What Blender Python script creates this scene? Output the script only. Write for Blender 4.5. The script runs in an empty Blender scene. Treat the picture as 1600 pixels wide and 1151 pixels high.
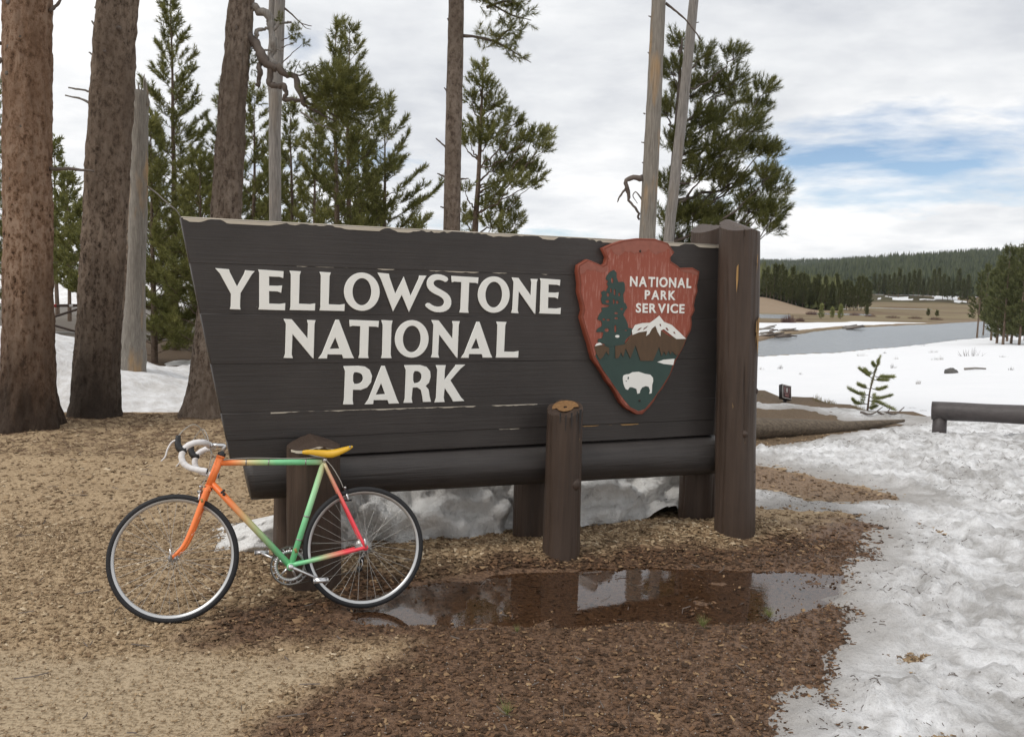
import bpy, math, random
import numpy as np
from math import sin, cos, pi, radians, sqrt, atan2
from mathutils import Matrix, Vector

SC = bpy.context.scene
COL = SC.collection
# ------------------------------------------------------------------ camera
F_PX, CX, CY = 1370.0, 800.0, 575.5            # focal length in photograph pixels
PITCH, ROLL, CAM_H = radians(5.3), radians(1.49), 1.80
_f = np.array([0, cos(PITCH), -sin(PITCH)]); _r0 = np.array([1., 0, 0]); _u0 = np.array([0, sin(PITCH), cos(PITCH)])
AX_R = cos(ROLL)*_r0 + sin(ROLL)*_u0; AX_U = cos(ROLL)*_u0 - sin(ROLL)*_r0; AX_F = _f
CAM = np.array([0, 0, CAM_H])
cam = bpy.data.cameras.new('camera'); cam.sensor_width = 36; cam.sensor_fit = 'HORIZONTAL'
cam.lens = 36*F_PX/1600; cam.clip_start = .05; cam.clip_end = 12000
cam_ob = bpy.data.objects.new('camera', cam); COL.objects.link(cam_ob)
cam_ob.matrix_world = Matrix(((AX_R[0], AX_U[0], -AX_F[0], 0), (AX_R[1], AX_U[1], -AX_F[1], 0), (AX_R[2], AX_U[2], -AX_F[2], CAM_H), (0, 0, 0, 1)))
SC.camera = cam_ob
# ------------------------------------------------------------------ sky, sun, exposure
SUN_DIR = np.array([-.52, -.38, .76]); SUN_DIR /= np.linalg.norm(SUN_DIR)
world = bpy.data.worlds.new('World'); SC.world = world; world.use_nodes = True
nt = world.node_tree; nt.nodes.clear()
def wn(t, **k):
    n = nt.nodes.new(t)
    for a, b in k.items(): setattr(n, a, b)
    return n
W_out = wn('ShaderNodeOutputWorld'); W_bg = wn('ShaderNodeBackground'); W_bg.inputs['Strength'].default_value = .1
W_sky = wn('ShaderNodeTexSky', sky_type='NISHITA', sun_disc=False, sun_elevation=math.asin(SUN_DIR[2]), sun_rotation=atan2(SUN_DIR[0], SUN_DIR[1]), air_density=1.0, dust_density=.6, altitude=2000)
W_tc = wn('ShaderNodeTexCoord'); W_sep = wn('ShaderNodeSeparateXYZ')
L = nt.links.new
L(W_tc.outputs['Generated'], W_sep.inputs[0])
def wmath(op, a, b=None, c=None, clamp=False):
    n = wn('ShaderNodeMath', operation=op, use_clamp=clamp)
    for i, v in enumerate((a, b, c)):
        if v is None: continue
        if isinstance(v, (int, float)): n.inputs[i].default_value = v
        else: L(v, n.inputs[i])
    return n.outputs[0]
zc = wmath('ADD', wmath('MAXIMUM', W_sep.outputs['Z'], 0.0), .16)
px_ = wmath('DIVIDE', W_sep.outputs['X'], zc); py_ = wmath('DIVIDE', W_sep.outputs['Y'], zc)
W_cmb = wn('ShaderNodeCombineXYZ'); L(px_, W_cmb.inputs[0]); L(py_, W_cmb.inputs[1])
def wnoise(scale, detail, rough, off, dist=0.0):
    m = wn('ShaderNodeMapping'); m.inputs['Location'].default_value = off; L(W_cmb.outputs[0], m.inputs[0])
    n = wn('ShaderNodeTexNoise'); n.inputs['Scale'].default_value = scale; n.inputs['Detail'].default_value = detail
    n.inputs['Roughness'].default_value = rough; n.inputs['Distortion'].default_value = dist
    L(m.outputs[0], n.inputs['Vector']); return n.outputs['Fac']
n_cover = wnoise(.85, 8, .58, (1.583, 1.147, 0), .15)
n_shade = wnoise(.8, 8, .58, (9.3, -4.2, 2), .15)
n_fine = wnoise(2.6, 7, .6, (-2.3, 5.2, 4), .1)
def wramp(fac, stops):
    r = wn('ShaderNodeValToRGB'); L(fac, r.inputs[0])
    e = r.color_ramp.elements
    while len(e) < len(stops): e.new(.5)
    for i, (p, c) in enumerate(stops): e[i].position = p; e[i].color = (*c, 1)
    return r.outputs[0]
band = wmath('MULTIPLY', wramp(W_sep.outputs['Z'], [(.02, (0, 0, 0)), (.07, (1, 1, 1)), (.11, (1, 1, 1)), (.19, (0, 0, 0))]), .055)
cover = wramp(wmath('SUBTRACT', n_cover, band), [(.285, (0, 0, 0)), (.41, (1, 1, 1))])
shade_in = wmath('ADD', wmath('MULTIPLY', n_shade, .7), wmath('MULTIPLY', n_fine, .3))
ccol = wramp(shade_in, [(.36, (6.1, 6.3, 6.7)), (.47, (7.8, 7.95, 8.15)), (.58, (9.6, 9.6, 9.6))])
W_mix = wn('ShaderNodeMix', data_type='RGBA'); L(cover, W_mix.inputs['Factor']); L(W_sky.outputs[0], W_mix.inputs['A']); L(ccol, W_mix.inputs['B'])
L(W_mix.outputs['Result'], W_bg.inputs['Color']); L(W_bg.outputs[0], W_out.inputs[0])
sun = bpy.data.lights.new('sun', 'SUN'); sun.energy = 1.5; sun.angle = radians(16); sun.color = (1, .96, .9)
sun_ob = bpy.data.objects.new('sun', sun); COL.objects.link(sun_ob)
sun_ob.rotation_euler = Vector(SUN_DIR).to_track_quat('Z', 'Y').to_euler(); sun_ob.location = (-20, -15, 30)
SC.view_settings.view_transform = 'Standard'; SC.view_settings.look = 'None'; SC.view_settings.exposure = .16; SC.view_settings.gamma = 1
SC.view_settings.use_curve_mapping = False

# ------------------------------------------------------------------ helpers
def ray(x, y): return AX_F + AX_R*(x-CX)/F_PX - AX_U*(y-CY)/F_PX
def at(x, y, Y):                                # a photograph pixel at world depth Y
    k = ray(x, y); return CAM + k*(Y/k[1])
def gr(x, y, z=0.):                             # a photograph pixel on a level plane
    k = ray(x, y); return CAM + k*((z-CAM_H)/k[2])
def _hash(ix, iy, iz, seed):
    h = (ix.astype(np.int64)*374761393 + iy.astype(np.int64)*668265263 + iz.astype(np.int64)*1274126177 + seed*974634777) & 0xffffffff
    h = ((h ^ (h >> 13))*1274126177) & 0xffffffff
    return ((h ^ (h >> 16)) & 0xffffff)/float(0xffffff)
def vn(x, y, z=0., seed=0):
    x = np.asarray(x, float); y = np.asarray(y, float); x, y, z = np.broadcast_arrays(x, y, np.asarray(z, float))
    xi, yi, zi = np.floor(x), np.floor(y), np.floor(z); fx, fy, fz = x-xi, y-yi, z-zi
    fx, fy, fz = [f*f*f*(f*(f*6-15)+10) for f in (fx, fy, fz)]
    out = 0
    for dx in (0, 1):
        for dy in (0, 1):
            for dz in (0, 1):
                w = (fx if dx else 1-fx)*(fy if dy else 1-fy)*(fz if dz else 1-fz)
                out = out + w*_hash(xi+dx, yi+dy, zi+dz, seed)
    return out
def fbm(x, y, z=0., o=4, seed=0, g=.5):
    s = 0; a = 1; t = 0; f = 1
    for i in range(o):
        s = s + a*vn(np.asarray(x)*f, np.asarray(y)*f, np.asarray(z)*f, seed+i*7); t += a; a *= g; f *= 2.03
    return s/t
def sm(a, b, x): t = np.clip((np.asarray(x, float)-a)/(b-a), 0, 1); return t*t*(3-2*t)
def mesh_np(name, V, Fs, mat=None, parent=None, smooth=True):
    """Fs: (m,3) or (m,4) index array or list of such"""
    V = np.asarray(V, np.float32); me = bpy.data.meshes.new(name)
    if not isinstance(Fs, list): Fs = [Fs]
    Fs = [np.asarray(f, np.int32) for f in Fs if len(f)]
    idx = np.concatenate([f.ravel() for f in Fs]); tot = np.concatenate([np.full(len(f), f.shape[1], np.int32) for f in Fs])
    st = np.concatenate([[0], np.cumsum(tot)[:-1]]).astype(np.int32)
    me.vertices.add(len(V)); me.vertices.foreach_set('co', V.ravel())
    me.loops.add(len(idx)); me.loops.foreach_set('vertex_index', idx)
    me.polygons.add(len(tot)); me.polygons.foreach_set('loop_start', st); me.polygons.foreach_set('loop_total', tot)
    if smooth: me.polygons.foreach_set('use_smooth', np.ones(len(tot), bool))
    me.update(calc_edges=True); me.validate()
    if mat: me.materials.append(mat)
    return link(name, me, parent)
def link(name, me, parent=None):
    o = bpy.data.objects.new(name, me); COL.objects.link(o)
    if parent: o.parent = parent
    return o
def empty(name, loc=(0, 0, 0), rz=0, rx=0):
    o = bpy.data.objects.new(name, None); COL.objects.link(o); o.location = loc; o.rotation_euler = (rx, 0, rz); o.empty_display_size = .1
    return o
def tag(o, label=None, cat=None, group=None, kind=None):
    if label: o['label'] = label
    if cat: o['category'] = cat
    if group: o['group'] = group
    if kind: o['kind'] = kind
    return o
def attr(o, name, vals):
    a = o.data.attributes.new(name, 'FLOAT', 'POINT'); a.data.foreach_set('value', np.asarray(vals, np.float32))
def frame_of(d):
    d = d/np.linalg.norm(d); a = np.array([0, 0, 1.]) if abs(d[2]) < .9 else np.array([1., 0, 0])
    u = np.cross(a, d); u /= np.linalg.norm(u); return u, np.cross(d, u), d
def spline(pts, n):
    """Catmull-Rom through pts (rows of any width), n samples"""
    P = np.asarray(pts, float)
    if len(P) == 2: return P[0]+(P[1]-P[0])*np.linspace(0, 1, n)[:, None]
    Q = np.vstack([2*P[0]-P[1], P, 2*P[-1]-P[-2]]); t = np.linspace(0, len(P)-1, n); i = np.minimum(t.astype(int), len(P)-2); f = (t-i)[:, None]
    a, b, c, d = Q[i], Q[i+1], Q[i+2], Q[i+3]
    return .5*((2*b)+(-a+c)*f+(2*a-5*b+4*c-d)*f*f+(-a+3*b-3*c+d)*f**3)
class MB:
    def __init__(s): s.V = []; s.Q = []; s.T = []; s.n = 0
    def add(s, V, Q=(), T=()):
        V = np.asarray(V, float).reshape(-1, 3)
        if len(Q): s.Q.append(np.asarray(Q, int)+s.n)
        if len(T): s.T.append(np.asarray(T, int)+s.n)
        s.V.append(V); s.n += len(V); return s
    def tube(s, path, r, n=8, cap=True, flat=1.0):
        P = np.asarray(path, float); m = len(P); r = np.broadcast_to(np.asarray(r, float), (m,))
        tan = np.gradient(P, axis=0); tan /= np.linalg.norm(tan, axis=1)[:, None]+1e-12
        u, v, _ = frame_of(tan[0]); a = np.arange(n)*2*pi/n; V = []
        for i in range(m):
            u = u-tan[i]*(u@tan[i]); u /= np.linalg.norm(u)+1e-12; v = np.cross(tan[i], u)
            V.append(P[i]+r[i]*(np.cos(a)[:, None]*u+flat*np.sin(a)[:, None]*v))
        V = np.concatenate(V); i, j = np.meshgrid(np.arange(m-1), np.arange(n), indexing='ij'); j2 = (j+1) % n
        Q = np.stack([i*n+j, i*n+j2, (i+1)*n+j2, (i+1)*n+j], -1).reshape(-1, 4); T = []
        if cap:
            V = np.vstack([V, P[0], P[-1]]); k = np.arange(n); k2 = (k+1) % n
            T = np.vstack([np.stack([np.full(n, m*n), k2, k], -1), np.stack([np.full(n, m*n+1), (m-1)*n+k, (m-1)*n+k2], -1)])
        return s.add(V, Q, T)
    def lathe(s, prof, c, axis=(0, 0, 1), n=24):
        """prof: rows (radius, along-axis)"""
        u, v, d = frame_of(np.asarray(axis, float)); a = np.arange(n)*2*pi/n; m = len(prof)
        V = np.concatenate([np.asarray(c)+d*h+r*(np.cos(a)[:, None]*u+np.sin(a)[:, None]*v) for r, h in prof])
        i, j = np.meshgrid(np.arange(m-1), np.arange(n), indexing='ij'); j2 = (j+1) % n
        return s.add(V, np.stack([i*n+j, i*n+j2, (i+1)*n+j2, (i+1)*n+j], -1).reshape(-1, 4))
    def torus(s, c, axis, R, r, n=96, k=10, flat=1.0):
        u, v, d = frame_of(np.asarray(axis, float)); a = np.arange(n)*2*pi/n; b = np.arange(k)*2*pi/k
        e = np.cos(a)[:, None]*u+np.sin(a)[:, None]*v
        V = (np.asarray(c)+(R+r*np.cos(b))[None, :, None]*e[:, None, :]+(flat*r*np.sin(b))[None, :, None]*d).reshape(-1, 3)
        i, j = np.meshgrid(np.arange(n), np.arange(k), indexing='ij'); i2 = (i+1) % n; j2 = (j+1) % k
        return s.add(V, np.stack([i*k+j, i2*k+j, i2*k+j2, i*k+j2], -1).reshape(-1, 4))
    def box(s, c, size, M=None):
        g = np.array([[x, y, z] for x in (-1, 1) for y in (-1, 1) for z in (-1, 1)])*np.asarray(size)/2
        if M is not None: g = g@np.asarray(M).T
        return s.add(g+np.asarray(c), [[0, 1, 3, 2], [4, 6, 7, 5], [0, 4, 5, 1], [2, 3, 7, 6], [0, 2, 6, 4], [1, 5, 7, 3]])
    def build(s, name, mat, parent=None, smooth=True):
        return mesh_np(name, np.concatenate(s.V), [x for x in ([np.concatenate(s.Q)] if s.Q else [])+([np.concatenate(s.T)] if s.T else [])], mat, parent, smooth)
def shape(name, contours, y, th, mat, parent, bevel=0.0):
    """filled outline in a local x/z plane (first contour outer, rest holes), its front at local y"""
    cu = bpy.data.curves.new(name, 'CURVE'); cu.dimensions = '2D'; cu.fill_mode = 'BOTH'; cu.extrude = max(th/2-bevel, 0); cu.bevel_depth = bevel; cu.bevel_resolution = 1
    for c in contours:
        sp = cu.splines.new('POLY'); sp.points.add(len(c)-1); sp.use_cyclic_u = True
        for p, q in zip(sp.points, c): p.co = (q[0], q[1], 0, 1)
    tmp = bpy.data.objects.new(name, cu); COL.objects.link(tmp); me = bpy.data.meshes.new_from_object(tmp); bpy.data.objects.remove(tmp); bpy.data.curves.remove(cu)
    me.transform(Matrix(((1, 0, 0, 0), (0, 0, -1, y+th/2), (0, 1, 0, 0), (0, 0, 0, 1))))
    me.materials.clear(); me.materials.append(mat); me.name = name
    return link(name, me, parent)

# ------------------------------------------------------------------ materials
class NT:
    def __init__(s, name):
        s.m = bpy.data.materials.new(name); s.m.use_nodes = True; s.t = s.m.node_tree; s.b = s.t.nodes['Principled BSDF']; s.out = s.t.nodes['Material Output']
    def n(s, t, ins=None, **k):
        n = s.t.nodes.new(t)
        for a, b in k.items(): setattr(n, a, b)
        for a, b in (ins or {}).items(): s.set(n, a, b)
        return n
    def set(s, n, a, b):
        if hasattr(b, 'default_value') or hasattr(b, 'links'): s.t.links.new(b, n.inputs[a])
        else: n.inputs[a].default_value = b
    def co(s, kind='Object', scale=(1, 1, 1), loc=(0, 0, 0)):
        tc = s.n('ShaderNodeTexCoord'); return s.n('ShaderNodeMapping', {'Vector': tc.outputs[kind], 'Scale': scale, 'Location': loc}).outputs[0]
    def noise(s, scale, detail=4, rough=.55, vec=None, dist=0.): return s.n('ShaderNodeTexNoise', {'Scale': scale, 'Detail': detail, 'Roughness': rough, 'Distortion': dist, **({'Vector': vec} if vec else {})}).outputs['Fac']
    def vor(s, scale, vec=None, feature='F1', rand=1.): return s.n('ShaderNodeTexVoronoi', {'Scale': scale, 'Randomness': rand, **({'Vector': vec} if vec else {})}, feature=feature).outputs['Distance']
    def ramp(s, fac, stops, interp='LINEAR'):
        r = s.n('ShaderNodeValToRGB', {'Fac': fac}); r.color_ramp.interpolation = interp; e = r.color_ramp.elements
        while len(e) < len(stops): e.new(.5)
        for i, (p, c) in enumerate(stops): e[i].position = p; e[i].color = (*c, 1) if not isinstance(c, (int, float)) else (c, c, c, 1)
        return r.outputs[0]
    def mix(s, f, a, b, bt='MIX'):
        n = s.n('ShaderNodeMix', data_type='RGBA', blend_type=bt)
        for k, v in (('Factor', f), ('A', a), ('B', b)):
            if isinstance(v, tuple) and len(v) == 3: v = (*v, 1)
            s.set(n, k, v)
        return n.outputs['Result']
    def math(s, op, a, b=0., clamp=False):
        n = s.n('ShaderNodeMath', operation=op, use_clamp=clamp); s.set(n, 0, a); s.set(n, 1, b); return n.outputs[0]
    def attr(s, name): return s.n('ShaderNodeAttribute', attribute_name=name).outputs['Fac']
    def island(s): return s.n('ShaderNodeNewGeometry').outputs['Random Per Island']
    def bump(s, h, strength=.5, dist=.01):
        b = s.n('ShaderNodeBump', {'Height': h, 'Strength': strength, 'Distance': dist}); s.t.links.new(b.outputs[0], s.b.inputs['Normal'])
    def fin(s, color=None, rough=.7, metal=0., spec=None):
        if color is not None: s.set(s.b, 'Base Color', (*color, 1) if isinstance(color, tuple) and len(color) == 3 else color)
        s.set(s.b, 'Roughness', rough); s.set(s.b, 'Metallic', metal)
        if spec is not None: s.set(s.b, 'Specular IOR Level', spec)
        return s.m
def plain(name, c, rough=.6, metal=0., spec=None, var=.12, nscale=20.):
    t = NT(name); v = t.noise(nscale, 3, .6, t.co()); a = tuple(x*(1-var) for x in c); b = tuple(min(1, x*(1+var)) for x in c)
    return t.fin(t.mix(v, a, b), rough, metal, spec)
M = {}
def paint_wood(name, base, bare, chip, grain=(3, 30, 30), chipscale=(3, 3, 22), streak=.5, con=1.):
    t = NT(name); g = t.noise(1.6, 6, .7, t.co('Object', grain)); g2 = t.noise(.5, 4, .6, t.co('Object', grain, (3, 1, 2)))
    c = t.mix(t.ramp(g, [(.3, 0), (.7, 1)]), tuple(x*(1-.4*con) for x in base), tuple(x*(1+.25*con) for x in base)); c = t.mix(t.math('MULTIPLY', t.ramp(g2, [(.45, 0), (.7, 1)]), streak), c, tuple(x*1.75+.006 for x in base))
    blot = t.noise(1.3, 5, .6, t.co()); c = t.mix(t.ramp(blot, [(.40, 0), (.7, .7)]), c, tuple(x*1.45+.006 for x in base))
    ch = t.ramp(t.noise(1.0, 7, .72, t.co('Object', chipscale)), [(chip, 0), (chip+.010, 1)]); fine = t.ramp(t.noise(26, 4, .7, t.co()), [(.735, 0), (.745, 1)])
    ch = t.math('MAXIMUM', ch, fine); c = t.mix(ch, c, t.mix(g, tuple(x*.6 for x in bare), bare)); crk = t.ramp(g, [(.24, 1), (.31, 0)]); c = t.mix(t.math('MULTIPLY', crk, .7*con), c, tuple(x*.25 for x in base))
    t.bump(t.math('SUBTRACT', g, t.math('MULTIPLY', ch, .5)), .25+.55*con, .008)
    return t.fin(c, t.math('ADD', .48, t.math('MULTIPLY', ch, .3)), spec=.4)
M['board'] = paint_wood('brown_painted_board', (.037, .032, .030), (.50, .45, .37), .735, (1.0, 26, 34), (6, 6, 16), .12, .25)
M['post'] = paint_wood('brown_painted_post', (.048, .031, .022), (.44, .30, .14), .68, (34, 34, 1.3), (26, 26, 4.5), .5)
M['log'] = paint_wood('brown_painted_log', (.036, .031, .029), (.46, .40, .31), .74, (1.2, 30, 30), (5, 22, 22), .6)
M['rail'] = paint_wood('brown_painted_rail', (.055, .047, .046), (.40, .33, .26), .78, (2, 24, 24), (4, 14, 14), .4)
t = NT('bare_weathered_wood'); g = t.noise(5, 5, .7, t.co('Object', (1, 30, 30))); M['bare'] = t.fin(t.mix(g, (.34, .29, .22), (.68, .63, .54)), .8)
t = NT('fresh_split_wood'); g = t.noise(5, 5, .7, t.co('Object', (30, 30, 3))); M['split'] = t.fin(t.mix(g, (.20, .105, .035), (.44, .27, .10)), .8)
t = NT('white_lettering_paint'); g = t.noise(9, 5, .7, t.co()); w_ = t.noise(60, 4, .7, t.co()); c = t.mix(g, (.80, .80, .76), (.89, .89, .85)); c = t.mix(t.ramp(w_, [(.72, 0), (.76, 1)]), c, (.45, .36, .26)); t.bump(g, .2, .004); M['white'] = t.fin(c, .55)
t = NT('faded_red_paint'); v = t.noise(5, 6, .75, t.co('Object', (14, 14, 1.6))); f2 = t.noise(2.2, 3, .5, t.co()); c = t.mix(t.ramp(v, [(.53, 0), (.60, 1)]), (.30, .072, .042), (.41, .175, .135)); c = t.mix(t.ramp(f2, [(.4, 0), (.75, .6)]), c, (.34, .10, .07)); t.bump(v, .3, .004); M['red'] = t.fin(c, .65)
M['rim_red'] = plain('worn_red_edge_paint', (.30, .105, .075), .7, var=.25, nscale=30)
M['edge_red'] = plain('dark_red_edge_paint', (.20, .045, .022), .6, var=.25)
M['green'] = plain('forest_green_paint', (.028, .058, .050), .6, var=.2, nscale=14)
t = NT('mountain_brown_paint'); v = t.noise(9, 5, .7, t.co('Object', (3, 3, 1))); M['mtn'] = t.fin(t.mix(v, (.055, .032, .016), (.135, .078, .040)), .65)
M['screw'] = plain('rusty_screw', (.05, .035, .03), .6, .6)
# bark
def bark(name, a, b, c_, scale=1., stain=None):
    t = NT(name); co = t.co('Object', (scale, scale, scale*.72)); wv = t.n('ShaderNodeVectorMath', {0: co, 1: t.n('ShaderNodeVectorMath', {0: t.n('ShaderNodeTexNoise', {'Vector': co, 'Scale': 14., 'Detail': 3.}).outputs['Color'], 'Scale': .06}, operation='SCALE').outputs[0]}, operation='ADD').outputs[0]
    v = t.vor(20, wv, 'SMOOTH_F1'); n1 = t.noise(46, 9, .90, co, .4); n0 = t.noise(8, 7, .75, t.co('Object', (scale*1.6, scale*1.6, scale*.35))); big = t.noise(1.5, 4, .6, t.co('Object', (1, 1, .45)))
    h = t.math('ADD', t.math('MULTIPLY', v, .22), t.math('ADD', t.math('MULTIPLY', n1, .80), t.math('MULTIPLY', n0, .42)))
    c = t.ramp(h, [(.60, c_), (.665, a), (.76, b)]); c = t.mix(t.ramp(big, [(.42, 0), (.66, .8)]), c, t.mix(n1, tuple(x*.5 for x in a), tuple(x*1.05 for x in a)))
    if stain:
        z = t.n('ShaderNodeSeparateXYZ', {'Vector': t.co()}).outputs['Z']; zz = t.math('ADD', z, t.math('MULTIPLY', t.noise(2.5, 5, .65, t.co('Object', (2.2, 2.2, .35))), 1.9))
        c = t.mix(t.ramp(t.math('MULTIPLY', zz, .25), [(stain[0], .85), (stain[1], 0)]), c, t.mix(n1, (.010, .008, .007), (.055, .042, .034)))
    t.bump(h, 1., .038); return t.fin(c, .9, spec=.2)
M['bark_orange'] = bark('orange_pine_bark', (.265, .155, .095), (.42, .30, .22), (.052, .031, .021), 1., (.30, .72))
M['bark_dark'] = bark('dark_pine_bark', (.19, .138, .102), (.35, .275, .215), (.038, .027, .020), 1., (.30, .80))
M['bark_grey'] = bark('grey_brown_pine_bark', (.19, .143, .110), (.33, .27, .22), (.058, .042, .033), 1.1)
M['bark_thin'] = bark('thin_pine_bark', (.15, .105, .075), (.23, .175, .14), (.06, .042, .03), 1.6)
def dead(name, a, b, warm):
    t = NT(name); g = t.noise(5, 6, .7, t.co('Object', (16, 16, .9))); big = t.noise(1.3, 3, .5, t.co('Object', (3, 3, .6)))
    c = t.mix(t.ramp(g, [(.3, 0), (.7, 1)]), a, b); c = t.mix(t.ramp(big, [(.56, 0), (.66, .8)]), c, t.mix(g, tuple(x*.6 for x in warm), warm)); t.bump(g, .6, .012)
    return t.fin(c, .85, spec=.2)
M['dead_grey'] = dead('silver_dead_wood', (.12, .11, .10), (.34, .315, .29), (.28, .235, .19))
M['dead_warm'] = dead('tan_dead_wood', (.12, .105, .09), (.30, .275, .24), (.44, .28, .135))
M['dead_dark'] = plain('dark_dead_branch', (.115, .092, .078), .9, var=.5, nscale=14)
def needles(name, a, b, tr=.25):
    t = NT(name); n = t.noise(1.7, 4, .6, t.co()); isl = t.island(); f = t.math('ADD', t.math('MULTIPLY', n, .75), t.math('MULTIPLY', isl, .35))
    c = t.ramp(f, [(.35, a), (.75, b)]); t.fin(c, .6, spec=.25)
    tl = t.n('ShaderNodeBsdfTranslucent'); t.t.links.new(c, tl.inputs['Color']); mx = t.n('ShaderNodeMixShader', {'Fac': tr}); t.t.links.new(t.b.outputs[0], mx.inputs[1]); t.t.links.new(tl.outputs[0], mx.inputs[2]); t.t.links.new(mx.outputs[0], t.out.inputs[0])
    return t.m
M['needle'] = needles('dark_pine_needles', (.105, .115, .036), (.275, .265, .090), .36)
M['needle_olive'] = needles('olive_pine_needles', (.080, .092, .028), (.225, .222, .075), .34)
M['needle_young'] = needles('young_pine_needles', (.19, .21, .075), (.40, .41, .18), .38)
M['needle_far'] = needles('far_pine_needles', (.066, .076, .032), (.165, .170, .068), .25)
M['needle_hill'] = needles('hill_conifer_needles', (.030, .040, .022), (.078, .090, .044), .12)
M['twig'] = plain('twig_wood', (.085, .062, .048), .9, var=.3)
# bicycle
t = NT('fade_frame_paint'); u = t.n('ShaderNodeSeparateXYZ', {'Vector': t.co()}).outputs['X']
c = t.ramp(u, [(0., (.85, .06, .085)), (.085, (.84, .075, .095)), (.16, (.62, .30, .19)), (.245, (.34, .60, .32)), (.33, (.20, .62, .30)), (.46, (.22, .60, .30)), (.60, (.52, .46, .22)), (.70, (.86, .24, .07)), (.78, (.90, .22, .055))])
sp = t.noise(160, 3, .7, t.co()); c = t.mix(t.ramp(sp, [(.70, 0), (.73, .7)]), c, (.10, .06, .04)); M['frame'] = t.fin(c, .38, spec=.5)
M['fork'] = plain('orange_fork_paint', (.90, .22, .055), .38, var=.06)
M['tyre'] = plain('black_tyre_rubber', (.012, .012, .014), .75)
M['alloy'] = plain('silver_alloy', (.62, .62, .63), .28, .9, var=.08)
M['rimalloy'] = plain('brushed_rim_alloy', (.52, .52, .52), .38, .75, var=.06)
M['steel'] = plain('dull_steel', (.32, .31, .30), .4, .85)
M['spoke'] = plain('stainless_spoke', (.50, .49, .46), .35, .7)
M['blackpart'] = plain('black_plastic', (.014, .014, .015), .5)
M['tape'] = plain('white_bar_tape', (.70, .68, .68), .6, var=.06, nscale=60)
M['cable'] = plain('grey_cable_housing', (.32, .30, .27), .5)
M['saddle'] = plain('mustard_yellow_leather', (.66, .38, .020), .5, var=.10, nscale=25)
M['decal'] = plain('gold_decal', (.30, .20, .06), .5, var=.5, nscale=160)
# ------------------------------------------------------------------ setting: ground, valley, river, snow
PHI, SIGN_D = radians(23.5), 5.31                 # the sign's plane: yaw and distance
SX = np.array([cos(PHI), sin(PHI), 0]); SN = np.array([-sin(PHI), cos(PHI), 0])
def sd_poly(poly, x, y):
    """signed distance, positive inside"""
    P = np.asarray(poly, float); x = np.asarray(x, float); y = np.asarray(y, float); d = np.full(x.shape, 1e9); ins = np.zeros(x.shape, bool)
    for (ax, ay), (bx, by) in zip(P, np.roll(P, -1, 0)):
        ex, ey = bx-ax, by-ay; h = np.clip(((x-ax)*ex+(y-ay)*ey)/(ex*ex+ey*ey+1e-12), 0, 1)
        d = np.minimum(d, np.hypot(x-ax-ex*h, y-ay-ey*h))
        c = ((ay > y) != (by > y)) & (x < ex*(y-ay)/(by-ay+1e-12)+ax); ins ^= c
    return np.where(ins, d, -d)
def gpoly(px): return [tuple(gr(a, b)[:2]) for a, b in px]
PUDDLE = gpoly([(520, 958), (560, 932), (640, 908), (720, 898), (800, 890), (900, 888), (1000, 884), (1100, 888), (1180, 888), (1320, 893), (1335, 915), (1300, 940), (1215, 962), (1130, 968), (1000, 968), (870, 975), (760, 972), (640, 972), (560, 975)])
WET = gpoly([(330, 962), (430, 935), (500, 925), (560, 898), (640, 893), (730, 880), (860, 872), (960, 865), (1180, 852), (1290, 812), (1420, 800), (1460, 900), (1400, 1000), (1300, 1300), (300, 1300), (400, 1120), (540, 1050), (620, 1014), (430, 1020), (300, 1012)])
LENS = gpoly([(1120, 727), (1185, 727), (1215, 733), (1260, 744), (1330, 759), (1400, 776), (1412, 779), (1395, 784), (1330, 786), (1260, 781), (1225, 771), (1187, 765), (1120, 762)])
SNOW_NEAR = gpoly([(1150, 1260), (1180, 1151), (1215, 1092), (1255, 1048), (1300, 1000), (1328, 962), (1292, 938), (1312, 894), (1345, 868), (1335, 850), (1362, 822), (1330, 806), (1260, 799), (1190, 797), (1100, 793), (1100, 764), (1187, 764), (1225, 770), (1260, 780), (1330, 785), (1395, 783), (1414, 779), (1400, 775), (1330, 758), (1260, 743), (1215, 732), (1185, 726), (1100, 722), (1100, 700), (1183, 699), (1250, 689), (1330, 672), (1420, 661), (1440, 652), (1470, 646), (1600, 648), (1900, 655), (2300, 1260)])
SNOW_TONGUE = gpoly([(1130, 629), (1230, 629), (1272, 635), (1330, 637), (1400, 644), (1450, 648), (1450, 664), (1380, 660), (1310, 656), (1290, 648), (1262, 641), (1200, 640), (1130, 639)])
def rim_y(x): return np.interp(x, [2, 3.5, 4.7, 5.0, 5.45, 5.7, 6.2, 7, 10, 14], [17, 16.6, 16.1, 15.8, 15.1, 14.5, 13.9, 13.5, 13.0, 12.6])
def ridge_amp(s): return np.interp(s, [.2, .7, 1.6, 3.0, 4.2, 4.9], [.0, .01, .045, .06, .075, .0])
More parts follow.
